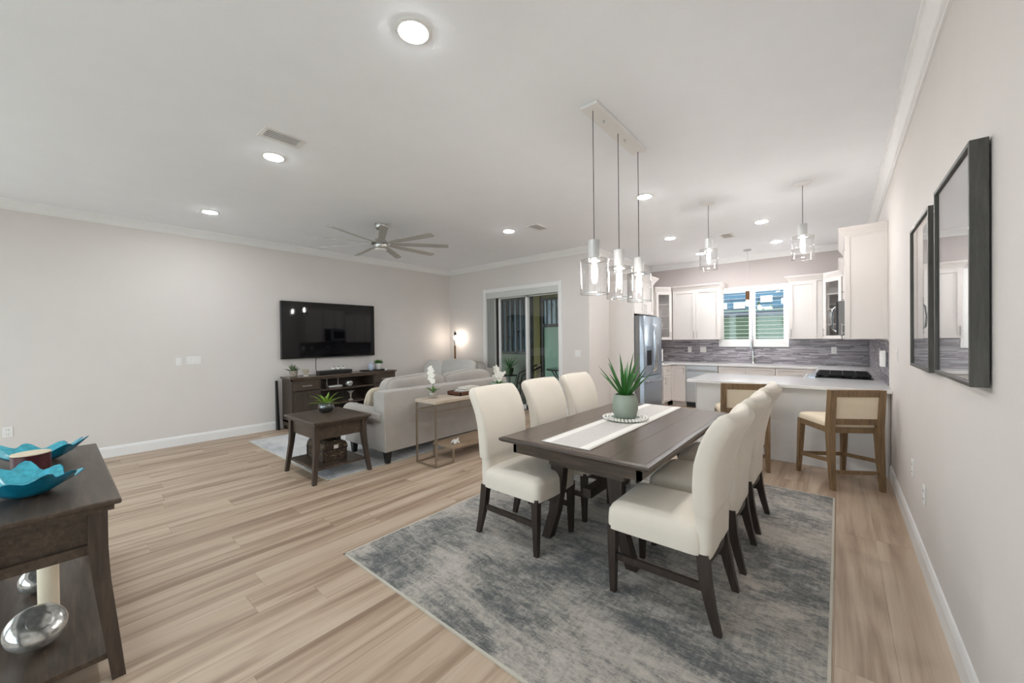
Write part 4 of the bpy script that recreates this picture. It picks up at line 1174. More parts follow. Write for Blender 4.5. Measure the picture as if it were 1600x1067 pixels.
def shaker(parent, x0, x1, z0, z1, name='door', y=0.0, fr=.055, hx=None, hz=None, vert=True, L=.14, glassy=False):
    g = .0015; x0 += g; x1 -= g; z0 += g; z1 -= g
    fr = min(fr, (z1 - z0) * .28)
    bm = B()
    for a, b, c, d in ((x0, x0 + fr, z0, z1), (x1 - fr, x1, z0, z1), (x0 + fr, x1 - fr, z0, z0 + fr), (x0 + fr, x1 - fr, z1 - fr, z1)): box(bm, a, b, y - .021, y - .001, c, d, .0015)
    if not glassy: box(bm, x0 + fr - .002, x1 - fr + .002, y - .007, y - .001, z0 + fr - .002, z1 - fr + .002)
    o = mk(name, bm, 'cab', parent)
    if glassy:
        bm = B(); box(bm, x0 + fr - .003, x1 - fr + .003, y - .013, y - .009, z0 + fr - .003, z1 - fr + .003); mk('pane', bm, 'cabglass', o)
    if hx is not None: pull(o, hx, hz, L, vert, y - .021)
    return o

def cab_crown(parent, w, d, z, l=1, r=1, hh=.09, out=.06, y0=-.02):
    R = lambda e, zz: [(-e * l, y0 - e, zz), (w + e * r, y0 - e, zz), (w + e * r, d, zz), (-e * l, d, zz)]
    bm = B(); loft(bm, [R(0, z - .02), R(.006, z - .02), R(.008, z), R(.016, z + .008), R(out * .45, z + hh * .35), R(out * .85, z + hh * .70), R(out * .9, z + hh * .82), R(out, z + hh * .84), R(out, z + hh)])
    return mk('crown', bm, 'cab', parent)

def cab(name, label, loc, rz, w, d, z0, z1, group=None):
    t = thing(name, label, 'cabinet', loc, rz, group)
    bm = B(); box(bm, 0, w, 0, d, z0, z1, .001); mk('body', bm, 'cab', t)
    if z0 < .2:
        bm = B(); box(bm, 0.0, w, .06, .075, 0.0, z0); mk('toe_kick', bm, 'cab', t)
    return t
RM90 = -PI / 2; RP90 = PI / 2
# uppers on the window wall
t = cab('upper_cabinet', 'white two door wall cabinet left of the kitchen window', (-2.752, YK - .335, 0), 0, .922, .334, 1.38, 2.43)
shaker(t, 0, .461, 1.38, 2.415, hx=.43, hz=1.49); shaker(t, .461, .922, 1.38, 2.415, hx=.492, hz=1.49); cab_crown(t, .922, .33, 2.43, 0, 1)
t = cab('upper_cabinet', 'white single door wall cabinet right of the kitchen window', (-.695, YK - .335, 0), 0, .483, .334, 1.38, 2.43)
shaker(t, 0, .40, 1.38, 2.415, hx=.03, hz=1.49); cab_crown(t, .483, .33, 2.43, 1, 0)

def diag(label, xc, s):
    t = thing('corner_cabinet', label, 'cabinet', (xc, YK, 0))
    P5 = [(0, -.001), (.609, -.001), (.609, -.335), (.335, -.609), (0, -.609)]
    P5 = [(s * (a + .001), b) for a, b in P5]
    inset = lambda e: [(s * (.001 + e), -.001), (s * (.609), -.001), (s * .609, -.335 + e * 0), (s * (.335), -.609), (s * (.001 + e), -.609)]
    z0, z1 = 1.38, 2.43
    for za, zb, nm in ((z0, z0 + .02, 'bottom'), (z1 - .02, z1, 'top')):
        bm = B(); prism(bm, P5, 'z', za, zb); mk(nm, bm, 'cab', t)
    for z in (1.62, 1.88, 2.14):
        bm = B(); prism(bm, [(s * .015, -.015), (s * .595, -.015), (s * .595, -.325), (s * .325, -.595), (s * .015, -.595)], 'z', z, z + .018); mk('shelf', bm, 'cab', t)
    bm = B()
    for a, b, c, d in ((.001, .609, -.013, -.001), (.001, .013, -.609, -.001), (.597, .609, -.335, -.001), (.001, .335, -.609, -.597)):
        xa, xb = sorted((s * a, s * b)); box(bm, xa, xb, c, d, z0 + .02, z1 - .02)
    mk('carcass', bm, 'cab', t)
    # diagonal front
    A = Vector((s * .609, -.335, 0)); D = Vector((s * .335, -.609, 0))
    if s < 0: A, D = D, A
    # local x runs along the front from left to right as seen from the room
    left, right = (D, A) if s > 0 else (Vector((s * .609, -.335, 0)), Vector((s * .335, -.609, 0)))
    ang = math.atan2((right - left).y, (right - left).x)
    f = bpy.data.objects.new('door_front', None)
    L = (right - left).length
    Rm = Matrix.Rotation(ang, 4, 'Z'); Rm.translation = left
    def place(o): o.matrix_local = Rm
    bm = B(); box(bm, 0, .035, -.001, .018, z0, z1); box(bm, L - .035, L, -.001, .018, z0, z1); place(mk('face_frame', bm, 'cab', t))
    d_ = shaker(t, .02, L - .02, z0, z1 - .015, hx=(L - .05 if s > 0 else .05), hz=1.49, glassy=True); place(d_)
    bm = B()
    def fl(e, zz): return [(s * .0, -.001), (s * .609, -.001), (s * .609, -.345 - e), (s * (.345 + e * .4), -.609 - e), (s * 0, -.609 - e * .2)]
    loft(bm, [fl(0, 0) and [(x, y, z) for x, y in fl(e, 0)] for e, z in ((.01, 2.41), (.02, 2.435), (.035, 2.46), (.055, 2.495), (.06, 2.50), (.06, 2.52))])
    mk('crown', bm, 'cab', t)
    return t
diag('white corner cabinet with glass door beside the refrigerator', XJ, 1)
diag('white corner cabinet with glass door beside the microwave', XR, -1)
def pitcher(label, loc, h=.16, branch=False):
    o = thing('white_ornament', label, 'ornament', loc)
    if branch:
        bm = B(); cyl(bm, 0, 0, 0, .012, .04, n=12); mk('base', bm, 'porc', o)
        bm = B(); r_ = random.Random(9)
        for k in range(9):
            a = k * 2.4; l = r_.uniform(.09, .16)
            tube(bm, [(0, 0, .01), (.03 * math.cos(a), .03 * math.sin(a), l * .6), (.06 * math.cos(a + .5), .06 * math.sin(a + .5), l)], [.008, .006, .003], 5)
        mk('branches', bm, 'porc', o, True)
    else:
        bm = B(); lathe(bm, [(.04, 0), (.065, .03), (.07, .07), (.05, .11), (.038, .14), (.046, h), (.04, h), (.034, .14)], 20); mk('body', bm, 'porc', o, True)
        bm = B(); tube(bm, [(.045, 0, .14), (.09, 0, .12), (.095, 0, .07), (.065, 0, .04)], .008, 6); mk('handle', bm, 'porc', o, True)
    o.name = 'coral_ornament' if branch else 'ceramic_pitcher'
pitcher('white coral ornament on the glass cabinet shelf beside the refrigerator', (XJ + .36, YK - .38, 1.899), branch=True)
pitcher('white pitcher on the glass cabinet shelf beside the refrigerator', (XJ + .36, YK - .38, 1.639))
pitcher('white pitcher in the glass cabinet beside the microwave', (XR - .34, YK - .34, 1.639))

# uppers on the right wall (fronts face the kitchen)
t = cab('upper_cabinet', 'tall white end wall cabinet above the peninsula', (XR - .322, 6.33, 0), RM90, .64, .321, 1.40, 2.54)
shaker(t, 0, .64, 1.40, 2.53, hx=.05, hz=1.52); cab_crown(t, .64, .32, 2.54, 0, 1)
bm = B()
for a, b, c, d in ((-.018, .02, 1.40, 2.52), (.285, .321, 1.40, 2.52)): box(bm, .64, .648, a, b, c, d, .001)
mk('end_stile', bm, 'cab', t)
t = cab('upper_cabinet', 'short white wall cabinet above the microwave', (XR - .322, 7.09, 0), RM90, .758, .321, 1.875, 2.54)
shaker(t, 0, .379, 1.875, 2.53, hx=.35, hz=1.96); shaker(t, .379, .758, 1.875, 2.53, hx=.41, hz=1.96); cab_crown(t, .758, .32, 2.54, 0, 0)
t = cab('upper_cabinet', 'white wall cabinet between the microwave and the corner', (XR - .322, 8.36, 0), RM90, 1.266, .321, 1.38, 2.43)
for k in range(3): shaker(t, k * .422, (k + 1) * .422, 1.38, 2.415, hx=k * .422 + .04, hz=1.49)
cab_crown(t, 1.266, .32, 2.43, 0, 0)
t = thing('microwave', 'stainless microwave mounted over the range', 'microwave', (XR - .40, 7.085, 1.44), RM90)
bm = B(); box(bm, 0, .75, 0, .39, 0, .43, .004); mk('body', bm, 'fridge_side', t)
bm = B(); box(bm, 0, .56, -.022, -.001, .01, .42, .004); q = mk('door', bm, 'steel', t)
bm = B(); box(bm, .05, .46, -.024, -.021, .09, .35); mk('window', bm, 'screen', q)
bm = B(); tube(bm, [(.53, -.022, .05), (.53, -.06, .09), (.53, -.072, .21), (.53, -.06, .33), (.53, -.022, .37)], .011, 8); mk('handle', bm, 'chrome', q, True)
bm = B(); box(bm, .562, .75, -.022, -.001, .01, .42, .004); q = mk('control_panel', bm, 'black', t)
bm = B(); box(bm, .59, .72, -.025, -.021, .33, .39); mk('display', bm, 'screen', q)

# refrigerator alcove
t = cab('refrigerator_surround', 'white two door cabinet and side panels around the refrigerator', (-2.905, 6.952, 0), RP90, .955, .465, 1.885, 2.52)
shaker(t, 0, .477, 1.885, 2.50, hx=.44, hz=2.0, L=.17); shaker(t, .477, .955, 1.885, 2.50, hx=.515, hz=2.0, L=.17); cab_crown(t, .975, .46, 2.52, 1, 1, .12, .085)
for y, m in ((-.022, 'wall'), (.957, 'cab')):
    bm = B(); box(bm, y, y + .020, .012, .474, 0, 2.52, .002); q = mk('side_panel', bm, m, t)
    bm = B(); box(bm, y, y + .020, -.012, .0115, 0, 2.52, .002); mk('edge_strip', bm, 'cab', q)
t = thing('refrigerator', 'stainless french door refrigerator with water dispenser', 'refrigerator', (-2.80, 6.965, 0), RP90)
FW = .93
bm = B(); box(bm, 0, FW, .0, .55, .02, 1.845, .006); mk('body', bm, 'fridge_side', t)
for k in (0, 1):
    x0, x1 = (.0, FW / 2 - .002) if k == 0 else (FW / 2 + .002, FW)
    bm = B()
    rings = []
    for z, e in ((.725, .008), (.733, 0), (1.825, 0), (1.835, .008)):
        rings.append([(x0 + e, -.003, z), (x1 - e, -.003, z), (x1 - e, -.075 + e, z), (x1 - .02 - e * .5, -.088 + e, z), ((x0 + x1) / 2, -.094 + e, z), (x0 + .02 + e * .5, -.088 + e, z), (x0 + e, -.075 + e, z)])
    loft(bm, rings); q = mk('door', bm, 'steel', t, True)
    xh = FW / 2 + (-.045 if k == 0 else .045)
    bm = B(); tube(bm, [(xh, -.085, .80), (xh, -.125, .84), (xh, -.150, 1.05), (xh, -.155, 1.25), (xh, -.150, 1.45), (xh, -.125, 1.66), (xh, -.085, 1.70)], .0125, 8); mk('handle', bm, 'chrome', q, True)
    if k == 0:
        bm = B(); box(bm, .12, .34, -.0975, -.088, .92, 1.28, .004); mk('dispenser', bm, 'iron', q)
        bm = B(); box(bm, .12, .34, -.100, -.0965, 1.20, 1.28); mk('dispenser_display', bm, 'steel', q)
bm = B()
loft(bm, [[(e, -.003, z), (FW - e, -.003, z), (FW - e, -.078 + e, z), (FW / 2, -.094 + e, z), (e, -.078 + e, z)] for z, e in ((.07, .008), (.078, 0), (.705, 0), (.715, .008))]); q = mk('freezer_drawer', bm, 'steel', t, True)
bm = B(); tube(bm, [(.05, -.085, .63), (.07, -.135, .63), (.25, -.152, .63), (.68, -.152, .63), (.86, -.135, .63), (.88, -.085, .63)], .014, 8); mk('handle', bm, 'chrome', q, True)
bm = B(); box(bm, .02, FW - .02, .0, .05, 1.846, 1.862); mk('hinge_cover', bm, 'black', t)
for x in (.08, FW - .08):
    bm = B(); cyl(bm, x, .1, 0, .022, .02, n=10); mk('foot', bm, 'black', t)

# base cabinets
t = cab('base_cabinet', 'narrow white base cabinet between refrigerator and corner', (-2.72, 7.935, 0), RP90, .475, .64, .10, .864)
shaker(t, 0, .475, .66, .855, 'drawer', hx=.24, hz=.76, vert=False); shaker(t, 0, .475, .11, .655, hx=.05, hz=.55)
t = cab('base_cabinet', 'narrow white base cabinet left of the dishwasher', (-2.70, 8.43, 0), 0, .285, .60, .10, .864)
shaker(t, 0, .285, .11, .855, hx=.25, hz=.75)
t = thing('dishwasher', 'stainless dishwasher beside the sink cabinet', 'dishwasher', (-2.41, 8.41, 0))
bm = B(); box(bm, 0, .60, .012, .60, .10, .862); mk('body', bm, 'fridge_side', t)
bm = B(); box(bm, .003, .597, -.02, .011, .115, .745, .004); q = mk('door', bm, 'steel2', t)
bm = B(); tube(bm, [(.05, -.02, .775), (.05, -.06, .775), (.55, -.06, .775), (.55, -.02, .775)], .011, 8); mk('handle', bm, 'chrome', q, True)
bm = B(); box(bm, .003, .597, -.02, .011, .75, .858, .003); mk('control_strip', bm, 'steel2', t)
bm = B(); box(bm, .0, .60, .03, .05, .0, .10); mk('toe_kick', bm, 'black', t)
t = cab('base_cabinet', 'wide white sink base cabinet under the kitchen window', (-1.805, 8.43, 0), 0, .925, .60, .10, .864)
for k in (0, 1):
    shaker(t, k * .4625, (k + 1) * .4625, .69, .855, 'drawer_front', fr=.04); shaker(t, k * .4625, (k + 1) * .4625, .11, .685, hx=(.42 if k == 0 else .505), hz=.58)
t = cab('base_cabinet', 'white drawer base cabinet right of the sink cabinet', (-.875, 8.43, 0), 0, .61, .60, .10, .864)
shaker(t, 0, .61, .69, .855, 'drawer', fr=.04, hx=.305, hz=.77, vert=False); shaker(t, 0, .61, .40, .685, 'drawer', hx=.305, hz=.54, vert=False); shaker(t, 0, .61, .11, .395, 'drawer', hx=.305, hz=.25, vert=False)
t = cab('base_cabinet', 'white base cabinet between the range and the corner', (-.245, 8.40, 0), RM90, 1.30, .64, .10, .864)
for k in (0, 1): shaker(t, k * .65, (k + 1) * .65, .69, .855, 'drawer', fr=.04, hx=.325 + k * .65, hz=.77, vert=False); shaker(t, k * .65, (k + 1) * .65, .11, .685, hx=.60 - k * .0 + k * .1, hz=.58)
# peninsula
t = thing('peninsula_cabinet', 'pale panelled peninsula under the breakfast counter', 'cabinet', (-1.42, 5.42, 0))
bm = B(); box(bm, .012, 1.815, .012, .885, .0, .864); mk('body', bm, 'cab', t)
bm = B(); box(bm, .0, 1.80, 0, .011, 0, .864, .001); mk('back_panel', bm, 'trim', t)
bm = B(); box(bm, -.012, -.0005, -.004, .885, 0, .864, .002); mk('end_panel', bm, 'cab', t)
t = thing('countertop', 'continuous white quartz worktop around the kitchen and peninsula', 'countertop', (0, 0, .865))
for nm, a, b, c, d in (('peninsula_slab', -1.50, .399, 5.27, 6.325), ('range_side_slab', -.275, .399, 7.095, 9.049), ('sink_slab', -2.67, -.2755, 8.385, 9.049), ('fridge_side_slab', -3.379, -2.6705, 7.935, 9.049)):
    bm = B(); box(bm, a, b, c, d, 0, .036, .0025); mk(nm, bm, 'quartz', t)
bm = B(); box(bm, .32, .399, 6.3255, 7.0945, 0, .036); mk('filler_slab', bm, 'quartz', t)

t = thing('range_cooker', 'stainless range with black grates on the right kitchen wall', 'range', (-.285, 7.085, 0), RM90)
bm = B(); box(bm, 0, .75, 0, .60, .05, .895, .004); mk('body', bm, 'steel', t)
bm = B(); box(bm, .01, .74, -.03, -.001, .18, .74, .004); q = mk('oven_door', bm, 'steel', t)
bm = B(); box(bm, .12, .63, -.033, -.029, .30, .62); mk('window', bm, 'screen', q)
bm = B(); tube(bm, [(.06, -.03, .70), (.06, -.075, .70), (.69, -.075, .70), (.69, -.03, .70)], .012, 8); mk('handle', bm, 'chrome', q, True)
bm = B(); prism(bm, [(0, .76), (-.05, .77), (-.05, .84), (-.03, .905), (.05, .915), (.05, .88), (0, .86)], 'x', 0, .75); q = mk('control_panel', bm, 'steel', t)
for k in range(5):
    bm = B(); x = .09 + k * .1425
    d1 = Vector((0, -.94, .33))
    tube(bm, [Vector((x, -.035, .872)), Vector((x, -.035, .872)) + d1 * .016, Vector((x, -.035, .872)) + d1 * .018, Vector((x, -.035, .872)) + d1 * .045], [.026, .026, .021, .019], 14); mk('knob', bm, 'chrome', q, True)
bm = B(); box(bm, .005, .745, .05, .595, .895, .912, .003); mk('cooktop', bm, 'screen', t)
for k in range(3):
    x0 = .015 + k * .242
    bm = B()
    for a in (x0 + .008, x0 + .116, x0 + .226): bar(bm, (a, .06, .944), (a, .585, .944), .014, .018)
    for y in (.07, .195, .32, .45, .575): bar(bm, (x0, y, .944), (x0 + .234, y, .944), .014, .018)
    for a in (x0 + .01, x0 + .224):
        for y in (.07, .575): bar(bm, (a, y, .911), (a, y, .944), .014)
    mk('grate', bm, 'iron', t)
for x in (.13, .375, .62):
    for y in (.18, .46):
        bm = B(); lathe(bm, [(.045, .911), (.042, .925), (.03, .930), (.001, .931)], 16, x, y); mk('burner', bm, 'iron', t)
for x in (.05, .70):
    for y in (.08, .52):
        bm = B(); cyl(bm, x, y, 0, .052, .018, n=10); mk('foot', bm, 'black', t)

# faucet and counter things
t = thing('faucet', 'tall chrome pull down faucet at the kitchen sink', 'faucet', (-1.30, 8.95, .902))
bm = B(); lathe(bm, [(.030, 0), (.028, .02), (.020, .03), (.018, .25)], 16); mk('body', bm, 'chrome', t, True)
bm = B(); tube(bm, [(0, 0, .24), (0, 0, .44), (0, -.03, .51), (0, -.09, .54), (0, -.15, .51), (0, -.175, .44), (0, -.178, .40)], .013, 10); mk('spout', bm, 'chrome', t, True)
bm = B(); tube(bm, [(0, -.178, .41), (0, -.178, .30)], [.018, .020], 12); mk('spray_head', bm, 'chrome', t, True)
bm = B(); tube(bm, [(.015, 0, .13), (.06, 0, .14), (.13, 0, .155)], [.014, .009, .007], 8); mk('lever', bm, 'chrome', t, True)
t = thing('paper_towel_holder', 'white paper towel roll on the counter beside the refrigerator', 'roll', (-2.98, 8.55, .902))
bm = B(); cyl(bm, 0, 0, 0, .012, .075, n=22); mk('base', bm, 'black', t)
bm = B(); lathe(bm, [(.058, .013), (.06, .02), (.06, .275), (.058, .28), (.02, .28)], 24); mk('roll', bm, 'white', t, True)
bm = B(); cyl(bm, 0, 0, .012, .315, .008, n=8); mk('rod', bm, 'black', t)

# backsplash of thin mosaic strips
s = NT('mosaic_strip').set(0.28)
ge = s.n('NewGeometry')
s.l(s.ramp(ge.outputs['Random Per Island'], [(0.0, lin((112, 106, 111))), (0.4, lin((142, 135, 140))), (0.7, lin((166, 159, 164))), (1.0, lin((192, 186, 190)))]), s.b.inputs['Base Color'])
MAT['strip'] = s.m
def strips(parent, horiz, a0, a1, z0, z1, holes=()):
    bm = B(); r_ = random.Random(11); z = z0; hh = .0162
    while z + hh <= z1 + .001:
        a = a0 - r_.random() * .2
        while a < a1:
            b = a + r_.uniform(.10, .30); p, q = max(a, a0), min(b, a1)
            for h0, h1, hz in holes:
                if z < hz[1] and z + hh > hz[0]:
                    if h0 <= p and q <= h1: p = q
                    elif p < h0 < q: q = h0
                    elif p < h1 < q: p = h1
            if q - p > .006:
                th = r_.choice((.006, .0075, .009))
                if horiz: box(bm, p + .0006, q - .0006, -th, 0, z + .0007, z + hh - .0007)
                else: box(bm, -th, 0, p + .0006, q - .0006, z + .0007, z + hh - .0007)
            a = b
        z += hh
    o = mk('mosaic_strips', bm, 'strip', parent); o['kind'] = 'stuff'
t = thing('tile_backsplash', 'grey mosaic strip backsplash below the kitchen window', 'backsplash', (0, YK, 0))
bm = B(); box(bm, XJ + .001, WX0 - .036, -.004, -.0005, .902, 1.379); box(bm, WX1 + .036, XR - .001, -.004, -.0005, .902, 1.379); box(bm, WX0 - .036, WX1 + .036, -.004, -.0005, .902, WZ0 - .036); mk('grout', bm, 'grout', t)
strips(t, True, XJ + .002, XR - .011, .903, 1.379, ((WX0 - .036, WX1 + .036, (WZ0 - .037, 9)),))
t = thing('tile_backsplash', 'grey mosaic strip backsplash on the right wall behind the range', 'backsplash', (XR, 0, 0))
bm = B(); box(bm, -.004, -.0005, 5.62, YK - .01, .902, 1.379); mk('grout', bm, 'grout', t)
strips(t, False, 5.62, YK - .012, .903, 1.379)

# ------------------------------------------------------------------ plates, outlets, switches
def plate(name, label, loc, rz, w=.075, h=.118, kind='outlet', cat='outlet'):
    """wall plate built facing local -y"""
    t = thing(name, label, cat, loc, rz)
    bm = B(); box(bm, -w / 2, w / 2, -.006, 0, -h / 2, h / 2, .002); mk('cover_plate', bm, 'white', t)
    if kind == 'outlet':
        for z in (-.025, .025):
            bm = B(); box(bm, -.016, .016, -.0085, -.005, z - .014, z + .014, .003); q = mk('receptacle', bm, 'white', t)
            bm = B(); box(bm, -.008, -.0055, -.0092, -.008, z - .004, z + .007); box(bm, .0055, .008, -.0092, -.008, z - .004, z + .007); mk('slots', bm, 'black', q)
    elif kind == 'switch':
        n = max(1, int(round(w / .055)) - 0) if w > .1 else 1
        for k in range(n):
            x = (k - (n - 1) / 2) * .046
            bm = B(); box(bm, x - .016, x + .016, -.009, -.005, -.033, .033, .002); mk('rocker', bm, 'white', t)
    return t
LW, RW_ = RP90, RM90
plate('wall_outlet', 'white outlet on the left wall above the foreground console', (XL, -.315, .47), LW)
plate('light_switch', 'wide white switch plate on the left wall', (XL, 1.33, 1.188), LW, .165, .118, 'switch', 'switch')
plate('wall_control', 'small white wall control left of the wide switch plate', (XL, 1.165, 1.18), LW, .07, .11, 'switch', 'control')
plate('light_switch', 'white double switch right of the sliding door', (-3.615, YB, 1.167), 0, .118, .118, 'switch', 'switch')
plate('wall_outlet', 'white wall outlet on the right wall nearest the camera', (XR, 3.43, .465), RW_)
plate('wall_outlet', 'white wall outlet on the right wall nearer the peninsula', (XR, 3.92, .50), RW_)
plate('light_switch', 'white switch on the right wall beyond the framed prints', (XR, 4.83, 1.262), RW_, .075, .118, 'switch', 'switch')
plate('wall_outlet', 'white single outlet on the backsplash left of the sink', (-2.504, YK - .010, 1.163), 0)
plate('light_switch', 'white double switch on the backsplash left of the sink', (-2.231, YK - .010, 1.163), 0, .118, .118, 'switch', 'switch')
plate('wall_outlet', 'white outlet on the backsplash below the single door cabinet', (-.067, YK - .010, 1.172), 0)
plate('light_switch', 'white double plate on the right backsplash behind the range', (XR - .010, 6.60, 1.22), RW_, .118, .118, 'switch', 'switch')
plate('wall_outlet', 'white outlet plate on the right backsplash near the counter end', (XR - .010, 6.02, 1.20), RW_, .118, .118, 'outlet')
t = thing('plug_in_device', 'boxy white device plugged in at the backsplash end', 'device', (XR - .02, 5.72, 1.19), RW_)
bm = B(); box(bm, -.06, .06, -.045, .0, -.085, .085, .006, 2); mk('case', bm, 'white', t)
bm = B(); box(bm, -.03, .03, -.048, -.044, -.02, .05, .002); mk('face', bm, 'porc', t)

# ------------------------------------------------------------------ framed prints
for lab, y0, y1, z0, z1 in (('near large framed print with thick charcoal frame on the right wall', 2.06, 2.715, 1.262, 2.118), ('farther framed print with thick charcoal frame on the right wall', 2.87, 3.53, 1.250, 2.098)):
    t = thing('framed_print', lab, 'picture', (XR, (y0 + y1) / 2, z0), 0, 'framed prints on the right wall')
    h = (y1 - y0) / 2; H = z1 - z0; f = .016
    for nm, a, b, c, d in (('frame_side', -h, -h + f, 0, H), ('frame_side', h - f, h, 0, H), ('frame_rail', -h + f, h - f, 0, f), ('frame_rail', -h + f, h - f, H - f, H)):
        bm = B(); box(bm, -.052, -.006, a, b, c, d, .0015); mk(nm, bm, 'frame', t)
    bm = B(); box(bm, -.034, -.010, -h + f, h - f, f, H - f); mk('print', bm, 'print', t)
    bm = B(); box(bm, -.044, -.041, -h + f, h - f, f, H - f); mk('glazing', bm, 'picglass', t)
    bm = B(); box(bm, -.008, -.0005, -h + .02, h - .02, .02, H - .02); mk('backing', bm, 'trunktrim', t)

# ------------------------------------------------------------------ ceiling fixtures
DL = [(-1.695, 1.245, 'large foreground recessed ceiling light'), (-3.77, 1.28, 'recessed ceiling light beside the near air vent'), (-5.95, 1.30, 'recessed ceiling light nearest the left wall'), (-3.78, 4.45, 'recessed ceiling light before the sliding door'), (-1.70, 4.41, 'recessed ceiling light behind the three lamp pendant'), (-2.104, 6.548, 'recessed ceiling light before the refrigerator'), (-.827, 6.488, 'recessed ceiling light between the two counter pendants'), (-.811, 8.025, 'recessed ceiling light above the right sink counter'), (-2.047, 8.171, 'recessed ceiling light above the dishwasher')]
dl0 = None
for x, y, lab in DL:
    if dl0 is None:
        t = thing('recessed_light', lab, 'light', (x, y, CZ), 0, 'recessed ceiling lights')
        bm = B(); lathe(bm, [(.072, -.002), (.076, -.008), (.092, -.005), (.095, 0), (.072, 0)], 32, cap=False); mk('trim_ring', bm, 'white', t, True)
        bm = B(); lathe(bm, [(.073, -.004), (.072, -.009), (.055, -.0125), (.002, -.014)], 32); mk('lens', bm, 'down', t, True)
        dl0 = t
    else:
        t = dup(dl0, (x, y, CZ), 0, lab, 'recessed ceiling lights')

def vent(label, x, y, w, l):
    t = thing('air_vent', label, 'vent', (x, y, CZ), 0, 'ceiling air vents')
    bm = B()
    for a, b, c, d in ((-w, -w + .03, -l, l), (w - .03, w, -l, l), (-w + .03, w - .03, -l, -l + .03), (-w + .03, w - .03, l - .03, l)): box(bm, a, b, c, d, -.008, 0, .002)
    mk('frame', bm, 'white', t)
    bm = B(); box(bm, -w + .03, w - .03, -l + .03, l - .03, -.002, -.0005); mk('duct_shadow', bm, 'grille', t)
    n = 5
    for k in range(n):
        a = -w + .03 + (k + .5) * 2 * (w - .03) / n
        bm = B(); bar(bm, (a, -l + .03, -.006), (a, l - .03, -.006), .013, .003); o = mk('slat', bm, 'white', t)
vent('ceiling air vent in the foreground beside a recessed light', -3.36, 1.205, .10, .15)
vent('ceiling air vent in front of the sliding door wall', -3.34, 4.58, .10, .16)
vent('ceiling air vent above the kitchen', -1.365, 7.01, .10, .17)

def lamp_parts(t, x, y, ztop, zs1, zs0, zg0, r=.10):
    """cord, socket cup, clear cylinder shade and bulb; heights are world"""
    bm = B(); tube(bm, [(x, y, ztop), (x, y, zs1)], .003, 6); mk('cord', bm, 'grille', t)
    bm = B(); lathe(bm, [(.010, zs1 + .004), (.038, zs1), (.040, zs1 - .005), (.040, zs0), (.030, zs0)], 20, x, y); mk('socket', bm, 'socket', t, True)
    bm = B(); lathe(bm, [(.036, zs0 + .012), (r - .004, zs0 + .010), (r, zs0 + .004), (r, zg0), (r - .004, zg0), (r - .004, zs0 + .003), (.036, zs0 + .006)], 32, x, y, False); gs = mk('glass_shade', bm, 'glass', t, True)
    for zz in (zg0 + .001, zs0 + .006):
        bm = B(); tube(bm, [(x + (r - .002) * math.cos(2 * PI * k / 32), y + (r - .002) * math.sin(2 * PI * k / 32), zz) for k in range(33)], .003, 6, False); mk('rim', bm, 'glassrim', gs, True)
    bm = B(); lathe(bm, [(.012, zs0 + .01), (.014, zs0 - .02), (.020, zs0 - .05), (.021, zs0 - .10), (.014, zs0 - .125), (.002, zs0 - .132)], 14, x, y); mk('bulb', bm, 'bulb', t, True)
t = thing('linear_pendant', 'white bar pendant with three clear glass shades over the dining table', 'light', (-1.31, 2.81, 0))
bm = B(); box(bm, -.066, .066, -.41, .49, CZ - .025, CZ - .0005, .003); mk('canopy', bm, 'white', t)
for y in (-.18, .18):
    bm = B(); lathe(bm, [(.006, CZ - .025), (.009, CZ - .032), (.004, CZ - .042)], 10, 0, y); mk('screw_cap', bm, 'nickel', t)
for y in (-.345, .06, .452):
    lamp_parts(t, 0, y, CZ - .026, 2.13, 1.985, 1.755)
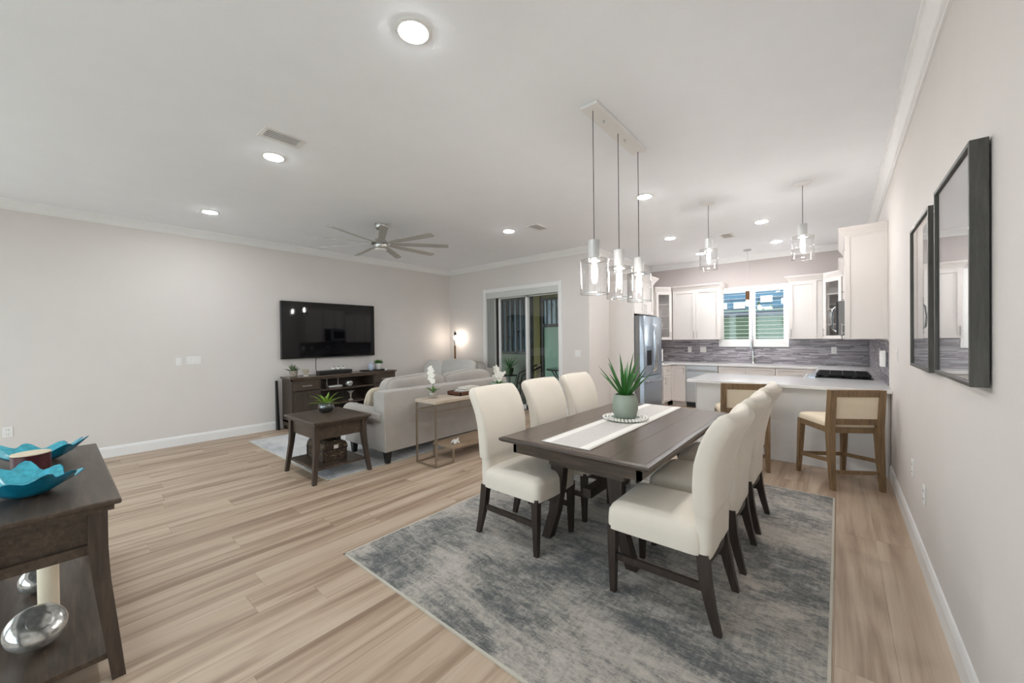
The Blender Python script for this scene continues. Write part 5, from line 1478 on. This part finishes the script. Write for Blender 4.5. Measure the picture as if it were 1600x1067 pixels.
for lab, x, y in (('clear glass cylinder pendant over the peninsula, nearer the refrigerator', -1.203, 5.15), ('clear glass cylinder pendant over the peninsula, nearer the right wall', -.288, 5.15)):
    t = thing('pendant_light', lab, 'light', (x, y, 0), 0, 'peninsula pendants')
    bm = B(); lathe(bm, [(.075, CZ - .0005), (.075, CZ - .018), (.06, CZ - .026), (.005, CZ - .028)], 28); mk('canopy', bm, 'white', t, True)
    lamp_parts(t, 0, 0, CZ - .028, 2.625, 2.485, 2.255)
t = thing('pendant_light', 'small bronze bare bulb pendant over the kitchen sink', 'light', (-1.305, 8.43, 0))
bm = B(); lathe(bm, [(.065, CZ - .0005), (.065, CZ - .02), (.005, CZ - .024)], 24); mk('canopy', bm, 'socket', t, True)
bm = B(); tube(bm, [(0, 0, CZ - .024), (0, 0, 2.28)], .003, 6); mk('cord', bm, 'socket', t)
bm = B(); lathe(bm, [(.01, 2.29), (.034, 2.285), (.034, 2.12), (.028, 2.115)], 18); mk('socket', bm, 'brass', t, True)
bm = B(); lathe(bm, [(.014, 2.12), (.034, 2.08), (.036, 2.05), (.024, 2.015), (.002, 2.005)], 16); mk('bulb', bm, 'bulb', t, True)

t = thing('ceiling_fan', 'grey nine blade ceiling fan over the sofa area', 'fan', (-4.87, 2.98, 0))
bm = B(); lathe(bm, [(.075, CZ - .0005), (.075, CZ - .05), (.055, CZ - .075), (.02, CZ - .085)], 24); mk('canopy', bm, 'nickel', t, True)
bm = B(); cyl(bm, 0, 0, 2.84, CZ - .08, .014, n=12); mk('downrod', bm, 'nickel', t)
bm = B(); lathe(bm, [(.03, 2.86), (.075, 2.845), (.08, 2.815), (.13, 2.80), (.135, 2.785), (.10, 2.765), (.095, 2.725), (.085, 2.715), (.002, 2.712)], 32); mk('motor', bm, 'nickel', t, True)
bm = B(); lathe(bm, [(.078, 2.713), (.07, 2.698), (.04, 2.688), (.002, 2.685)], 24); mk('light_lens', bm, 'white', t, True)
for k in range(9):
    a = math.radians(11 + 40 * k)
    bm = B()
    rows = []
    for u, w in ((.12, .026), (.20, .030), (.30, .042), (.55, .046), (.80, .048), (.905, .048), (.93, .040)):
        th = .004; ti = math.radians(-14)
        c, s_ = math.cos(ti), math.sin(ti)
        rows.append([(u, q * c - v * s_, 2.785 + q * s_ + v * c) for q, v in ((w, th), (-w, th), (-w, -th), (w, -th))])
    loft(bm, rows); o = mk('blade', bm, 'fan', t); o.rotation_euler = (0, 0, a)

bpy.context.view_layer.update()
